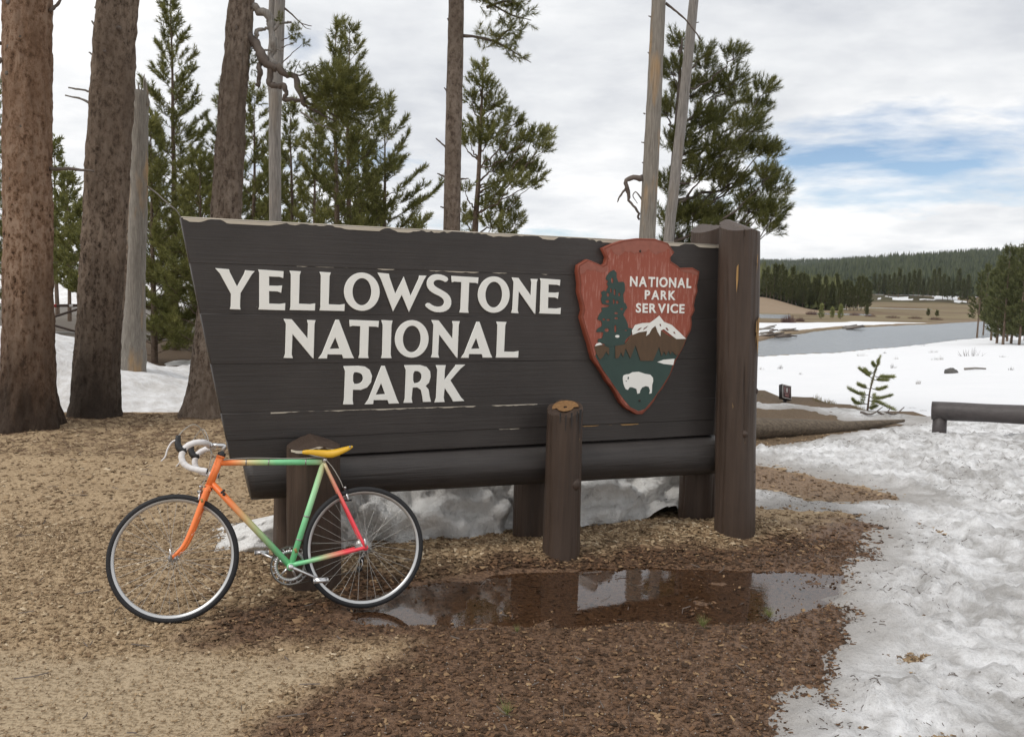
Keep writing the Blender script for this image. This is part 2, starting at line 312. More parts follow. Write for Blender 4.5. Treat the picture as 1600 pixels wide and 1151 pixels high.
def ground_z(x, y, micro=True):
    x = np.asarray(x, float); y = np.asarray(y, float)
    z = .03*(fbm(x*.55, y*.55, 0, 3, 11)-.5)
    s = x*SX[0]+y*SX[1]; d = x*SN[0]+y*SN[1]-SIGN_D
    z = z + ridge_amp(s)*np.exp(-((d-.05)/.34)**2)
    pd = sd_poly(PUDDLE, x, y)+.16*(fbm(x*2.3, y*2.3, 0, 3, 5)-.5)
    z = z - (.030-.034*(fbm(x*4.5, y*6.5, 0, 4, 25)-.5))*sm(-.30, .16, pd) + .012*sm(-.5, -.1, pd)*(1-sm(-.1, .0, pd))
    for tx, ty in ((-5.33, 9.62), (-5.05, 10.55), (-3.80, 10.9)): z = z+.10*np.exp(-(np.hypot(x-tx, y-ty)/.62)**2)
    if micro: z = z + .014*(fbm(x*7, y*7, 0, 2, 21)-.5)
    z = z - .07*sm(.5, 0, rim_y(x)-y)*(x > 2)
    return z
def axis_steps(lo, a, b, hi, st, g=1.13):
    v = list(np.arange(a, b, st)); k = st; q = v[-1]
    while q < hi: k *= g; q += k; v.append(q)
    k = st; q = a; w = []
    while q > lo: k *= g; q -= k; w.append(q)
    return np.array(w[::-1]+v)
def grid_sheet(name, xs, ys, zf, mat, keep=None):
    X, Y = np.meshgrid(xs, ys); x, y = X.ravel(), Y.ravel(); z = zf(x, y); n = len(xs)
    i, j = np.meshgrid(np.arange(len(ys)-1), np.arange(n-1), indexing='ij'); q = np.stack([i*n+j, i*n+j+1, (i+1)*n+j+1, (i+1)*n+j], -1).reshape(-1, 4)
    if keep is not None:
        k = keep(x, y, z); q = q[k[q].any(1)]
        used = np.unique(q); mp = np.full(len(x), -1); mp[used] = np.arange(len(used)); q = mp[q]; x, y, z = x[used], y[used], z[used]
    return mesh_np(name, np.stack([x, y, z], -1), q, mat), x, y, z
# chips ground material
t = NT('wood_chip_ground'); co = t.co(); wet = t.attr('wet')
v1 = t.vor(34, t.co('Object', (1, 1.9, 1))); v2 = t.vor(62, t.co('Object', (1.7, 1, 1), (3, 1, 0))); n1 = t.noise(22, 6, .75, co); n2 = t.noise(2.2, 4, .6, co)
h = t.math('ADD', t.math('MULTIPLY', v1, .6), t.math('ADD', t.math('MULTIPLY', v2, .4), t.math('MULTIPLY', n1, .7)))
dry = t.ramp(h, [(.42, (.090, .055, .029)), (.62, (.245, .166, .094)), (.95, (.44, .325, .20))]); dry = t.mix(t.ramp(n2, [(.35, 0), (.7, .4)]), dry, (.21, .138, .076)); dry = t.mix(t.math('MULTIPLY', t.attr('trod'), .75), dry, t.ramp(h, [(.45, (.125, .088, .050)), (.70, (.255, .192, .122)), (.95, (.41, .325, .22))]))
wetc = t.ramp(h, [(.42, (.024, .013, .008)), (.66, (.080, .045, .027)), (1., (.175, .104, .062))])
far = t.attr('forest'); c = t.mix(wet, dry, wetc); c = t.mix(far, c, t.ramp(n1, [(.3, (.045, .030, .018)), (.7, (.15, .10, .06))]))  # forest floor tone, reused as painted shade around the fallen log
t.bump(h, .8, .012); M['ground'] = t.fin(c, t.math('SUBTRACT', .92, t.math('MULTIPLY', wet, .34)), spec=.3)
xs = axis_steps(-160, -4.6, 4.6, 13, .045); ys = axis_steps(-25, 2.6, 9.0, 170, .045)
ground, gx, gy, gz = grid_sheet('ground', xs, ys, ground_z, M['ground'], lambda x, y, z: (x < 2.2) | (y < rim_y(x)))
tag(ground, 'tan wood chip ground darkened by meltwater before the sign', kind='structure')
TROD = gpoly([(-300, 1010), (0, 1012), (200, 1024), (430, 1022), (600, 1016), (540, 1052), (420, 1112), (330, 1180), (300, 1300), (-500, 1300)])
def trod_f(x, y): return sm(-.10, .14, sd_poly(TROD, x, y)+.25*(fbm(x*3.3, y*3.3, 0, 4, 35)-.5))
attr(ground, 'trod', trod_f(gx, gy))
def wet_f(x, y): return np.clip(np.maximum(sm(-.14, .16, sd_poly(WET, x, y)+.30*(fbm(x*3.1, y*3.1, 0, 4, 31)-.5)+.22*(fbm(x*13, y*13, 0, 3, 32)-.5)), .72*sm(-.1, .1, sd_poly(LENS, x, y))), 0, 1)
attr(ground, 'wet', wet_f(gx, gy)); attr(ground, 'forest', np.maximum(sm(11.3, 14, gy-.25*np.abs(gx+2))*(gx < 2), .85*sm(9.6, 10.4, gy)*(gx > 2)))  # forest floor at left; right part paints the fallen log's shade and hollow dark
# valley beyond the bank
def ynear(t): return np.interp(t, [0, .2, .281, .365, .438, .524, .56, .7, 1.0, 1.5], [58, 60, 64.8, 70.4, 81.4, 104.0, 113, 135, 150, 160])
def yfar(t): return np.interp(t, [0, .2, .28, .32, .378, .472, .516, .56, .8, 1.5], [76, 80, 88.5, 105, 130, 158.6, 183, 205, 270, 330])
def valley(x, y):
    x = np.asarray(x, float); y = np.asarray(y, float); t = x/np.maximum(y, 1)
    wob = 3*(fbm(x*.09, y*.09, 0, 4, 3)-.5); yn = ynear(t)+wob*1.2; yf = yfar(t)+wob*2
    ry = rim_y(x); s = np.clip((y-ry)/np.maximum(yn-ry, 1), 0, 1)
    z = -.14-2.72*(1-(1-s)**1.55)+.10*(fbm(x*.25, y*.25, 0, 3, 8)-.5)*sm(0, .1, s)
    z = np.where(y < ry, -.14, z)
    z = z - 1.3*sm(0, 2.5, y-yn)
    b = sm(-3, 0, y-yf); z = np.where(y > yf-3, -4.1+1.30*b, z)
    chan = sm(166, 171, y+wob)*(1-sm(203, 209, y+wob))*(1-sm(.308, .318, t)); z = z-1.3*chan
    ch2 = sm(214, 219, y+wob)*(1-sm(232, 238, y+wob))*sm(.335, .345, t)*(1-sm(.40, .41, t)); ch3 = sm(330, 336, y)*(1-sm(372, 380, y))*sm(.38, .39, t)*(1-sm(.47, .48, t))
    z = z+np.where(y > yf+6, 1.1*sm(230, 520, y), 0)-1.2*ch2-2.2*ch3
    hb = 3.6*sm(.35, .275, t)+.0; z = z+hb*sm(212, 262, y+6*(fbm(x*.05, y*.05, 0, 3, 4)-.5))
    z = z+5.0*sm(540, 572, y+40*(fbm(x*.02, y*.02, 0, 3, 14)-.5))*sm(.30, .37, t)
    amp = np.interp(t, [0, .29, .36, .40, .44, .5, .54, .62, 1.0], [18, 24, 36, 44, 51, 59, 63, 66, 60])
    z = z+amp*sm(600, 1500, y)*(1+.10*(fbm(x*.004, y*.004, 0, 3, 44)-.5))
    z = z+np.interp(t, [0, .3, .45, 1], [62, 60, 46, 30])*sm(1500, 2600, y)
    return z
tt = np.concatenate([np.arange(.06, .24, .012), np.arange(.24, .66, .0028), np.arange(.66, 1.4, .02)])
yy = 12.4*np.exp(np.arange(0, math.log(3600/12.4), .0165))
TT, YY = np.meshgrid(tt, yy); vx, vy = (TT*YY).ravel(), YY.ravel(); vz = valley(vx, vy); n = len(tt)
i, j = np.meshgrid(np.arange(len(yy)-1), np.arange(n-1), indexing='ij'); q = np.stack([i*n+j, i*n+j+1, (i+1)*n+j+1, (i+1)*n+j], -1).reshape(-1, 4)
t = NT('valley_ground'); co = t.co(); n1 = t.noise(.35, 8, .75, t.co('Object', (.5, 1, 1))); n2 = t.noise(.06, 5, .6, t.co('Object', (.4, 1, 1)))
mead = t.mix(n1, (.15, .115, .062), (.27, .225, .125)); mead = t.mix(t.ramp(n2, [(.4, 0), (.62, 1)]), mead, (.13, .085, .052))
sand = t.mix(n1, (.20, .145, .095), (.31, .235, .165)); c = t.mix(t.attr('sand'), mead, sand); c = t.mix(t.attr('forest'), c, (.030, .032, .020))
sn = t.ramp(t.math('ADD', t.attr('snow'), t.math('MULTIPLY', t.math('SUBTRACT', t.noise(.8, 5, .65, co), .5), .5)), [(.46, 0), (.54, 1)])
c = t.mix(sn, c, t.mix(t.noise(.5, 5, .6, co), (.69, .70, .72), (.77, .77, .78))); t.bump(t.noise(1.5, 4, .6, co), .12, .1); M['valley'] = t.fin(c, .85, spec=.15)
terrain = mesh_np('valley_terrain', np.stack([vx, vy, vz], -1), q, M['valley']); tag(terrain, 'snow covered river bank, meadow and hills beyond the river', kind='structure')
tv = vx/vy; wob = 3*(fbm(vx*.09, vy*.09, 0, 4, 3)-.5); yn = ynear(tv); yf = yfar(tv)+wob*2
sn_near = (vy < yn-.6+wob*1.2).astype(float); wspit = np.interp(tv, [.2, .28, .33, .40, .475, .485], [52, 46, 36, 20, 3, -4])
edge = np.interp(tv, [.28, .32, .325, .40, .41, .47], [5, 9, 4, 3, .8, .5])
sn_spit = sm(0, 4, vy-yf-edge)*sm(-6, 0, yf+wspit-vy+wob*4)*(vy > yf)
sn_far = .62*(vy > 548)*(vy < 640)*sm(.34, .37, tv)*(fbm(vx*.05, vy*.05, 0, 3, 79) > .57)+.5*(fbm(vx*.03, vy*.03, 0, 3, 77) > .63)*(vy > 250)*(vy < 620)*(tv < .38)+.55*(vy > 800)*(fbm(vx*.012, vy*.02, 0, 3, 78) > .72)
attr(terrain, 'snow', np.clip(np.maximum(np.maximum(sn_near, sn_spit), sn_far), 0, 1))
attr(terrain, 'sand', np.maximum(sm(206, 214, vy)*(1-sm(262, 275, vy))*(1-sm(.34, .37, tv)), 0*vy)+.6*(vy > yf-1)*(vy < yf+8))
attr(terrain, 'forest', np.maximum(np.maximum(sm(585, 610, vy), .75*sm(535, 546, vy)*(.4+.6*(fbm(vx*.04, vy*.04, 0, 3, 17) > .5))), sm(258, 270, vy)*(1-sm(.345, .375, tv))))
# water
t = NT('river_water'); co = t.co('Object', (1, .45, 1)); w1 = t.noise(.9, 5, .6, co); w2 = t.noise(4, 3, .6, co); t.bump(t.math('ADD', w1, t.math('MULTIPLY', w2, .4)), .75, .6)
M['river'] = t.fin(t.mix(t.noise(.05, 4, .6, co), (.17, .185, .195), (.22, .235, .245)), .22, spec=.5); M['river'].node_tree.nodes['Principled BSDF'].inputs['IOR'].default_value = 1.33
rt = np.linspace(.05, 1.4, 60); ry_ = np.concatenate([[45], np.linspace(58, 420, 70)]); A_, B_ = np.meshgrid(rt, ry_); n = len(rt)
i, j = np.meshgrid(np.arange(len(ry_)-1), np.arange(n-1), indexing='ij'); q = np.stack([i*n+j, i*n+j+1, (i+1)*n+j+1, (i+1)*n+j], -1).reshape(-1, 4)
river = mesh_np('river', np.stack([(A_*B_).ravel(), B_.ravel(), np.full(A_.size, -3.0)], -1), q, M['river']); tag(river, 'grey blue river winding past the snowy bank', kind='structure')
t = NT('puddle_water'); fr = t.n('ShaderNodeFresnel', {'IOR': 1.36}); gl = t.n('ShaderNodeBsdfGlossy', {'Roughness': .035}); tp = t.n('ShaderNodeBsdfTransparent', {'Color': (.80, .74, .68, 1)})
bp = t.n('ShaderNodeBump', {'Height': t.noise(16, 3, .6, t.co()), 'Strength': .05, 'Distance': .006}); t.t.links.new(bp.outputs[0], gl.inputs['Normal']); t.t.links.new(bp.outputs[0], fr.inputs['Normal'])
mx = t.n('ShaderNodeMixShader'); t.t.links.new(t.math('MULTIPLY', fr.outputs[0], 1.5, True), mx.inputs[0]); t.t.links.new(tp.outputs[0], mx.inputs[1]); t.t.links.new(gl.outputs[0], mx.inputs[2]); t.t.links.new(mx.outputs[0], t.out.inputs[0]); M['puddle'] = t.m
PUD_Z = -.0165
pxs = np.arange(-1.4, 2.7, .06); pys = np.arange(4.2, 6.0, .06)
puddle, *_ = grid_sheet('puddle', pxs, pys, lambda x, y: np.full(x.shape, PUD_Z), M['puddle'], lambda x, y, z: sd_poly(PUDDLE, x, y) > -.16); tag(puddle, 'shallow brown meltwater puddle reflecting the sign and sky', kind='structure')
# snow materials
def snow_mat(name, dirt, scale=1., clean=(.86, .86, .87), dirty=(.52, .49, .46), slush=False):
    t = NT(name); co = t.co(); n1 = t.noise(7*scale, 6, .65, co); n2 = t.noise(1.1*scale, 4, .6, co); n3 = t.noise(34*scale, 5, .7, co); spk = t.noise(95*scale, 3, .7, t.co('Object', (1, 1, 1), (4, 7, 1)))
    g = t.ramp(t.math('ADD', t.math('MULTIPLY', n1, .6), t.math('MULTIPLY', n2, .5)), [(.44, 1), (.66, 0)])
    c = t.mix(t.math('MULTIPLY', g, dirt), clean, dirty); c = t.mix(t.math('MULTIPLY', t.ramp(n3, [(.60, 0), (.72, 1)]), dirt*.55), c, (.40, .36, .32))
    c = t.mix(t.math('MULTIPLY', t.ramp(spk, [(.68, 0), (.74, 1)]), dirt), c, (.13, .10, .08))
    if slush: c = t.mix(t.math('MULTIPLY', t.attr('edge'), t.math('ADD', .35, n1), True), c, t.mix(n3, (.20, .17, .14), (.46, .44, .42)))
    t.bump(t.math('ADD', n1, t.math('MULTIPLY', n3, .7)), .8, .05)
    return t.fin(c, .75, spec=.3)
M['snow'] = snow_mat('dirty_bumpy_snow', .9, 1., (.85, .85, .86), (.34, .325, .31), True); M['snow_bank'] = snow_mat('old_speckled_snow', .75, .9); M['snow_ice'] = snow_mat('grey_melting_snow', .5, 1.1, (.90, .89, .87), (.50, .47, .43))
def snow_th(x, y):
    sdv = np.maximum(sd_poly(SNOW_NEAR, x, y), sd_poly(SNOW_TONGUE, x, y)*.9)+.20*(fbm(x*2.6, y*2.6, 0, 4, 61)-.5)
    base = np.clip(sdv, -.3, 1.6); th = np.where(base < 0, base*.25, .022*sm(0, .25, base)+.09*sm(.1, 1.5, base))
    cups = fbm(x*4.2, y*4.2, 0, 3, 71); lump = fbm(x*9.5, y*9.5, 0, 3, 73); a = sm(.0, .5, base)
    rp = gr(1467, 684); hol = np.exp(-(((x-rp[0]-.35)/.75)**2+((y-rp[1]-.12)/.30)**2)**1.5); th = th*(1-hol)+hol*.008; a = a*(1-.8*hol)
    return th+a*(.135*(cups-.42)+.085*(np.abs(lump-.5)*2-.25)*(.4+cups)+.028*(fbm(x*20, y*20, 0, 2, 75)-.5)) + .02*(lump-.5)
xs2 = axis_steps(.6, .9, 5.4, 16, .03, 1.05); ys2 = axis_steps(2.2, 3.0, 9.5, 15.5, .032, 1.05)
snow, sx_, sy_, sz_ = grid_sheet('snow', xs2, ys2, lambda x, y: ground_z(x, y, False)+snow_th(x, y), M['snow'], lambda x, y, z: (snow_th(x, y) > -.035) & (y < rim_y(x)+.5)); attr(snow, 'edge', 1-sm(0, .55, np.maximum(sd_poly(SNOW_NEAR, sx_, sy_), sd_poly(SNOW_TONGUE, sx_, sy_)*.9)+.35*(fbm(sx_*2.2, sy_*2.2, 0, 3, 66)-.5)))
tag(snow, 'dirty lumpy old snow melting back from the wood chips', kind='structure')
def bank_z(x, y):
    crest = np.interp(x, [-16, -10, -7.4, -6.7, -6.2, -5.8, -5.2, -4.65, -3, -1], [1.1, 1.1, .96, .84, .66, .50, .34, .26, .24, .2])
    f0 = 11.25+.35*(fbm(x*.9, x*0, 0, 3, 81)-.5)+.22*np.clip(-5.2-x, -1.2, 4)*-.35
    p = sm(0, 1, (y-f0)/1.55)**.8*(1-sm(13.9, 16.0, y)); return crest*p-.06+.13*(fbm(x*1.7, y*1.7, 0, 4, 83)-.5)*sm(0, .4, p)+.05*(fbm(x*6, y*6, 0, 3, 84)-.5)
bank, *_ = grid_sheet('snow_bank', np.arange(-15, .5, .07), np.arange(10.6, 16.4, .07), bank_z, M['snow_bank'], lambda x, y, z: z > -.05); tag(bank, 'ploughed white snow bank behind the big pine trunks', 'snow bank')
def bank2_z(x, y): p = np.exp(-((x+4.9)/2.0)**4)*np.exp(-((y-18.6)/1.5)**2); return .62*p-.12+.75*(fbm(x*1.5, y*1.5, 0, 4, 93)-.5)*p**.5
bank2, *_ = grid_sheet('snow_bank', np.arange(-8, -1.5, .1), np.arange(16, 22, .1), bank2_z, M['snow_bank'], lambda x, y, z: z > -.05); tag(bank2, 'rough snow heap under the low pine boughs, beyond the hollow', 'snow bank')
sf, *_ = grid_sheet('snow_field', np.arange(-75, -6, 1.5), np.arange(53, 90, 1.5), lambda x, y: .9*sm(53, 60, y+4*(fbm(x*.2, y*.2, 0, 3, 15)-.5))-.1+.03*(y-53)*.8, M['snow_bank']); tag(sf, 'snow lying along the far side of the road', kind='structure')
t = NT('dusty_asphalt'); n1 = t.noise(.8, 5, .6, t.co('Object', (.3, 1.4, 1))); n2 = t.noise(30, 4, .7, t.co()); M['asphalt'] = t.fin(t.mix(n1, (.125, .108, .09), (.23, .20, .17)), .9)
road = MB().box((-34, 38.5, .02), (56, 27, .03)).build('road', M['asphalt'], smooth=False); tag(road, 'dusty grey road beyond the pine trunks', kind='structure')
pl = MB().box((-34, 27.2, .042), (56, .14, .004)).build('edge_line', plain('white_road_paint', (.62, .61, .58), .8), road, False)

# wood chips lying loose: too many to count
def scatter_chips(name, n, region, seed, wetonly=None, size=(.010, .034), lift=.004):
    rng = np.random.default_rng(seed); P = []
    while sum(len(p) for p in P) < n:
        p = region(rng, n); P.append(p)
    p = np.concatenate(P)[:n]; x, y = p[:, 0], p[:, 1]; z = ground_z(x, y)+lift+rng.random(n)*.004
    Ln = size[0]+(size[1]-size[0])*rng.random(n)**3.2; Ln = Ln*(1-.5*trod_f(x, y)); Wd = Ln*(.28+.4*rng.random(n)); th = .0015+.0035*rng.random(n)
    c4 = np.array([[-1, -1], [1, -1], [1, 1], [-1, 1]], float); q = np.zeros((n, 8, 3)); jit = 1+.55*(rng.random((n, 4, 2))-.5)
    q[:, :4, :2] = c4*jit*np.stack([Ln, Wd], -1)[:, None, :]*.5; q[:, 4:, :2] = q[:, :4, :2]*.86; q[:, 4:, 2] = th[:, None]; q[:, :, 2] += (rng.random((n, 1))-.5)*.5*q[:, :, 0]
    az = rng.random(n)*2*pi; tl = rng.normal(0, .30, n); ca, sa, ct, st = np.cos(az)[:, None], np.sin(az)[:, None], np.cos(tl)[:, None], np.sin(tl)[:, None]
    X, Y, Z = q[..., 0], q[..., 1]*ct-q[..., 2]*st, q[..., 1]*st+q[..., 2]*ct
    V = np.stack([X*ca-Y*sa+x[:, None], X*sa+Y*ca+y[:, None], Z+z[:, None]], -1).reshape(-1, 3)
    f = np.array([[4, 5, 6, 7], [0, 1, 5, 4], [1, 2, 6, 5], [2, 3, 7, 6], [3, 0, 4, 7]]); Q = (f[None]+8*np.arange(n)[:, None, None]).reshape(-1, 4)
    o = mesh_np(name, V, Q, M['chip'], smooth=False); attr(o, 'wet', np.repeat(wet_f(x, y), 8)); return o
t = NT('wood_chip'); isl = t.island(); g = t.noise(60, 3, .6, t.co('Object', (1, 3, 1)))
dry = t.ramp(isl, [(0., (.10, .058, .029)), (.30, (.225, .148, .082)), (.72, (.37, .262, .152)), (.93, (.50, .38, .24)), (1., (.68, .56, .40))]); wetc = t.ramp(isl, [(0., (.024, .013, .007)), (.5, (.080, .042, .023)), (.88, (.165, .088, .046)), (1., (.36, .24, .13))])
M['chip'] = t.fin(t.mix(t.math('MULTIPLY', g, .35), t.mix(t.attr('wet'), dry, wetc), (.10, .06, .03)), .8, spec=.3)
def reg(x0, x1, y0, y1, pw=1.):
    def f(rng, n):
        y = y0+(y1-y0)*rng.random(n)**pw; x = x0+(x1-x0)*rng.random(n); k = (np.abs(x) < y*.66+.3)
        k &= snow_th(x, y) < .012; k &= (sd_poly(PUDDLE, x, y) < -.02) | (rng.random(n) < .16); k &= rng.random(n) > .35*trod_f(x, y)
        return np.stack([x, y], -1)[k]
    return f
tag(scatter_chips('wood_chips', 45000, reg(-4.2, 3.0, 2.9, 6.3), 1, size=(.006, .034)), 'loose tan and wet brown wood chips spread over the ground', kind='stuff')
tag(scatter_chips('wood_chips', 14000, reg(-7.0, 4.2, 6.2, 11.3, 1.5), 2, size=(.016, .055)), 'loose wood chips spread between the sign and the pines', kind='stuff')
def reg_ridge(rng, n):
    s = .3+4.3*rng.random(n); d = rng.normal(-.12, .27, n); p = s[:, None]*SX[:2]+(d+SIGN_D)[:, None]*SN[:2]; k = (sd_poly(PUDDLE, p[:, 0], p[:, 1]) < -.03) & (sd_poly(SNOW_NEAR, p[:, 0], p[:, 1]) < .0); return p[k]
tag(scatter_chips('wood_chips', 9000, reg_ridge, 3, size=(.018, .062), lift=.007), 'coarse pale wood chips heaped along the foot of the sign', kind='stuff')
# needle litter, twigs and pebbles
def litter(name, n, region, zf, mat, seed, ln=(.02, .07), w=.0022):
    rng = np.random.default_rng(seed); p = region(rng, n)[:n]; n = len(p); x, y = p[:, 0], p[:, 1]; a = rng.random(n)*2*pi; l = ln[0]+(ln[1]-ln[0])*rng.random(n)**2; z = zf(x, y)+.004
    k = rng.normal(0, .25, n); dx, dy = np.cos(a), np.sin(a); V = np.zeros((n, 6, 3))
    for q_, f_ in enumerate((-.5, 0, .5)):
        ox = dx*l*f_-dy*k*l*(f_*f_); oy = dy*l*f_+dx*k*l*(f_*f_)
        for r_, sg in ((0, -1), (1, 1)): V[:, q_*2+r_] = np.stack([x+ox-dy*w*sg, y+oy+dx*w*sg, zf(x+ox, y+oy)+.005+.002*sg], -1)
    f = np.array([[0, 2, 3, 1], [2, 4, 5, 3]]); Q = (f[None]+6*np.arange(n)[:, None, None]).reshape(-1, 4); return mesh_np(name, V.reshape(-1, 3), Q, mat, smooth=False)
def reg_snow(rng, n):
    y = 3.2+9.5*rng.random(n*4)**1.3; x = .9+7*rng.random(n*4); k = (np.abs(x) < y*.66) & (sd_poly(SNOW_NEAR, x, y) > .1) & (fbm(x*1.6, y*1.6, 0, 3, 5) > .52); return np.stack([x, y], -1)[k]
tag(litter('needle_litter', 3000, reg_snow, lambda x, y: ground_z(x, y, False)+snow_th(x, y), M['twig'], 5, (.006, .045), .0007), 'dark fallen pine needles and twigs strewn over the old snow', kind='stuff')
def reg_left(rng, n): y = 8.6+2.8*rng.random(n*3); x = -7.5+5.5*rng.random(n*3); return np.stack([x, y], -1)[(np.abs(x) < y*.7)]
tag(litter('needle_litter', 3500, reg_left, lambda x, y: ground_z(x, y)+.006, plain('brown_needle_litter', (.12, .07, .04), .9, var=.5), 6, (.05, .16), .003), 'brown needle and twig litter around the big pine trunks', kind='stuff')
def reg_dry(rng, n): y = 3.1+7*rng.random(n*4)**1.4; x = -4.5+8*rng.random(n*4); return np.stack([x, y], -1)[(np.abs(x) < y*.66) & (snow_th(x, y) < 0)]
tag(litter('twig_litter', 420, reg_dry, lambda x, y: ground_z(x, y)+.009, M['dead_dark'], 16, (.04, .15), .0018), 'thin fallen twigs lying over the wood chips', kind='stuff')
rng = np.random.default_rng(9); mb = MB()
for k in range(420):
    p = gr(rng.uniform(520, 1300), rng.uniform(1000, 1150)); r = rng.uniform(.002, .0055); c = np.array([p[0], p[1], float(ground_z(p[0], p[1]))+r*.4+.006])
    mb.add(c+r*np.array([[1, 0, 0], [0, 1, 0], [-1, .2, 0], [0, -1, .1], [.1, 0, .7], [0, 0, -.6]])*rng.uniform(.7, 1.2, 3), T=[[0, 1, 4], [1, 2, 4], [2, 3, 4], [3, 0, 4], [1, 0, 5], [2, 1, 5], [3, 2, 5], [0, 3, 5]])
tag(mb.build('pebbles', plain('pale_pebble', (.30, .27, .24), .8, var=.6, nscale=4)), 'pale pebbles scattered in the wet brown ground', kind='stuff')
# ------------------------------------------------------------------ the sign
def sl(x, y, yo=0.):                                # photograph pixel -> (x, z) in the sign's own plane, yo behind its face
    k = ray(x, y); q = CAM+k*((SIGN_D+yo)/(k@SN)); return q@SX, q[2]
ORG_X = 2.3                                          # sign-local x origin: middle of the sign
sign_loc = SX*ORG_X+SN*SIGN_D
sign = empty('park_entrance_sign', (sign_loc[0], sign_loc[1], 0), PHI)
tag(sign, 'large dark brown timber sign reading YELLOWSTONE NATIONAL PARK with red arrowhead emblem', 'sign')
def S(x, z): return (x-ORG_X, z)
seam = [2.140, 1.889, 1.603, 1.312, 1.022, .862, .745]
def left_x(z): return .26+(2.14-z)*.191
rng = np.random.default_rng(12)
for a, b in zip(seam[:-1], seam[1:]):
    a2, b2 = a-.0025, b+.0025; c = [S(left_x(b2), b2)]
    xs_ = np.linspace(left_x(b2), 3.955, 26)[1:-1]
    c += [S(x, b2+rng.normal(0, .0009)) for x in xs_]+[S(3.955, b2), S(3.955, a2)]+[S(x, a2+rng.normal(0, .0009)) for x in np.linspace(3.955, left_x(a2), 26)[1:-1]]+[S(left_x(a2), a2)]
    shape('board', [c], rng.uniform(-.002, .002), .09, M['board'], sign, .004)
# bare worn top edge and seam wear (paint gone)
def ragged(name, z, x0, x1, th, y, mat, p=.5, seed=1, n=220):
    r = np.random.default_rng(seed); xs_ = np.linspace(x0, x1, n); w = th*np.clip((fbm(xs_*9, xs_*0, 0, 4, seed)-p)*4, 0, 1); mb = MB()
    for i in range(n-1):
        if max(w[i], w[i+1]) < 1e-4: continue
        q_ = [(xs_[i], z-w[i]), (xs_[i+1], z-w[i+1]), (xs_[i+1], z), (xs_[i], z)]
        mb.add([(a-ORG_X, y, b) for a, b in q_], [[0, 1, 2, 3]])
    return tag(mb.build(name, mat, sign, False), kind='stuff')
cap = MB(); cap.box(((.26+3.955)/2-ORG_X, .047, 2.1412), (3.69, .086, .010)); cap.build('worn_top_edge', M['bare'], sign, False)
ragged('worn_paint', 2.1385, .27, 3.95, .020, -.0045, M['bare'], .30, 3); ragged('worn_paint', 1.8900, .9, 2.95, .007, -.0045, M['bare'], .46, 4)
ragged('worn_paint', 1.0215, .75, 2.5, .008, -.0045, M['bare'], .42, 5); ragged('worn_paint', .860, 2.0, 2.5, .007, -.0045, M['bare'], .45, 6); ragged('worn_paint', .857, 2.75, 3.3, .009, -.0045, M['split'], .48, 7)
# bottom log
N_ = 80; th_ = np.arange(28)*2*pi/28; V = []; xs_ = np.linspace(.62, 3.99, N_)
for x in xs_:
    r = .137+.012*(x-2.3)/1.7+.008*(fbm(x*2.2, 0, 0, 3, 51)-.5); rr = r*(1+.03*(vn(np.cos(th_)*2+x*.7, np.sin(th_)*2, 0, 52)-.5)); zc = .602-.012*(x-2.3)/1.7
    dz = np.sin(th_)*rr; xo = np.where(x < .75, -(dz)*.19*(1-(x-.62)/.13), 0); V.append(np.stack([x+xo-ORG_X, .062+np.cos(th_)*rr*.93, zc+dz], -1))
V = np.concatenate(V+[np.array([[.62-ORG_X, .06, .60], [3.99-ORG_X, .06, .60]])]); n = 28
i, j = np.meshgrid(np.arange(N_-1), np.arange(n), indexing='ij'); j2 = (j+1) % n; k = np.arange(n)
mesh_np('bottom_log', V, [np.stack([i*n+j, (i+1)*n+j, (i+1)*n+j2, i*n+j2], -1).reshape(-1, 4), np.vstack([np.stack([np.full(n, N_*n), k, (k+1) % n], -1), np.stack([np.full(n, N_*n+1), (N_-1)*n+(k+1) % n, (N_-1)*n+k], -1)])], M['log'], sign)
# posts
def post(name, x, y, r, top, bottom=-.25, lean=0., flat=0., seed=0, mat='post', parent=None, rows=44, n=96, taper=.06):
    """top: function of (dx, dy) -> height of the cut"""
    a = np.arange(n)*2*pi/n; ca, sa = np.cos(a), np.sin(a); V = []; ztop = max(float(np.max(top(ca*r, sa*r))), float(top(np.array(0.), np.array(0.))))
    for h in np.linspace(0, 1, rows):
        z0 = bottom+(ztop-bottom)*h; rr = r*(1-taper*(h-.3))*(1+.09*(vn(ca*1.3+seed, sa*1.3, z0*1.1, seed)-.5)+.045*(vn(ca*5+seed, sa*5, z0*1.2, seed+3)-.5)+.025*(vn(ca*16+seed, sa*16, z0*2.2, seed+4)-.5))
        for q_ in range(7): da = (a-(seed*1.7+q_*.93)-.10*sin(z0*2.3+q_)+pi) % (2*pi)-pi; rr = rr-r*.11*np.exp(-(da/.042)**2)*float(np.clip(sin(z0*(1.6+.5*q_)+seed+q_*2.1)*1.6, 0, 1))
        X, Y = ca*rr, sa*rr
        if flat: Y = np.maximum(Y, -r*flat)
        Z = np.minimum(bottom+(top(X, Y)-bottom)*h, 9); V.append(np.stack([x+X+lean*Z, y+Y, Z], -1))
    for f in (.66, .33, .02):
        X, Y = ca*rr*f, sa*rr*f; V.append(np.stack([x+X+lean*top(X, Y), y+Y, top(X, Y)], -1))
    m = len(V); i, j = np.meshgrid(np.arange(m-1), np.arange(n), indexing='ij'); j2 = (j+1) % n
    V = np.concatenate(V); Q = np.stack([i*n+j, i*n+j2, (i+1)*n+j2, (i+1)*n+j], -1).reshape(-1, 4)
    o = mesh_np(name, V, Q, M[mat], parent)
    me = o.data; at_ = np.zeros(len(me.polygons), bool)
    me.polygons.foreach_get('use_smooth', at_); at_[(rows-2)*n:] = False; me.polygons.foreach_set('use_smooth', at_); return o
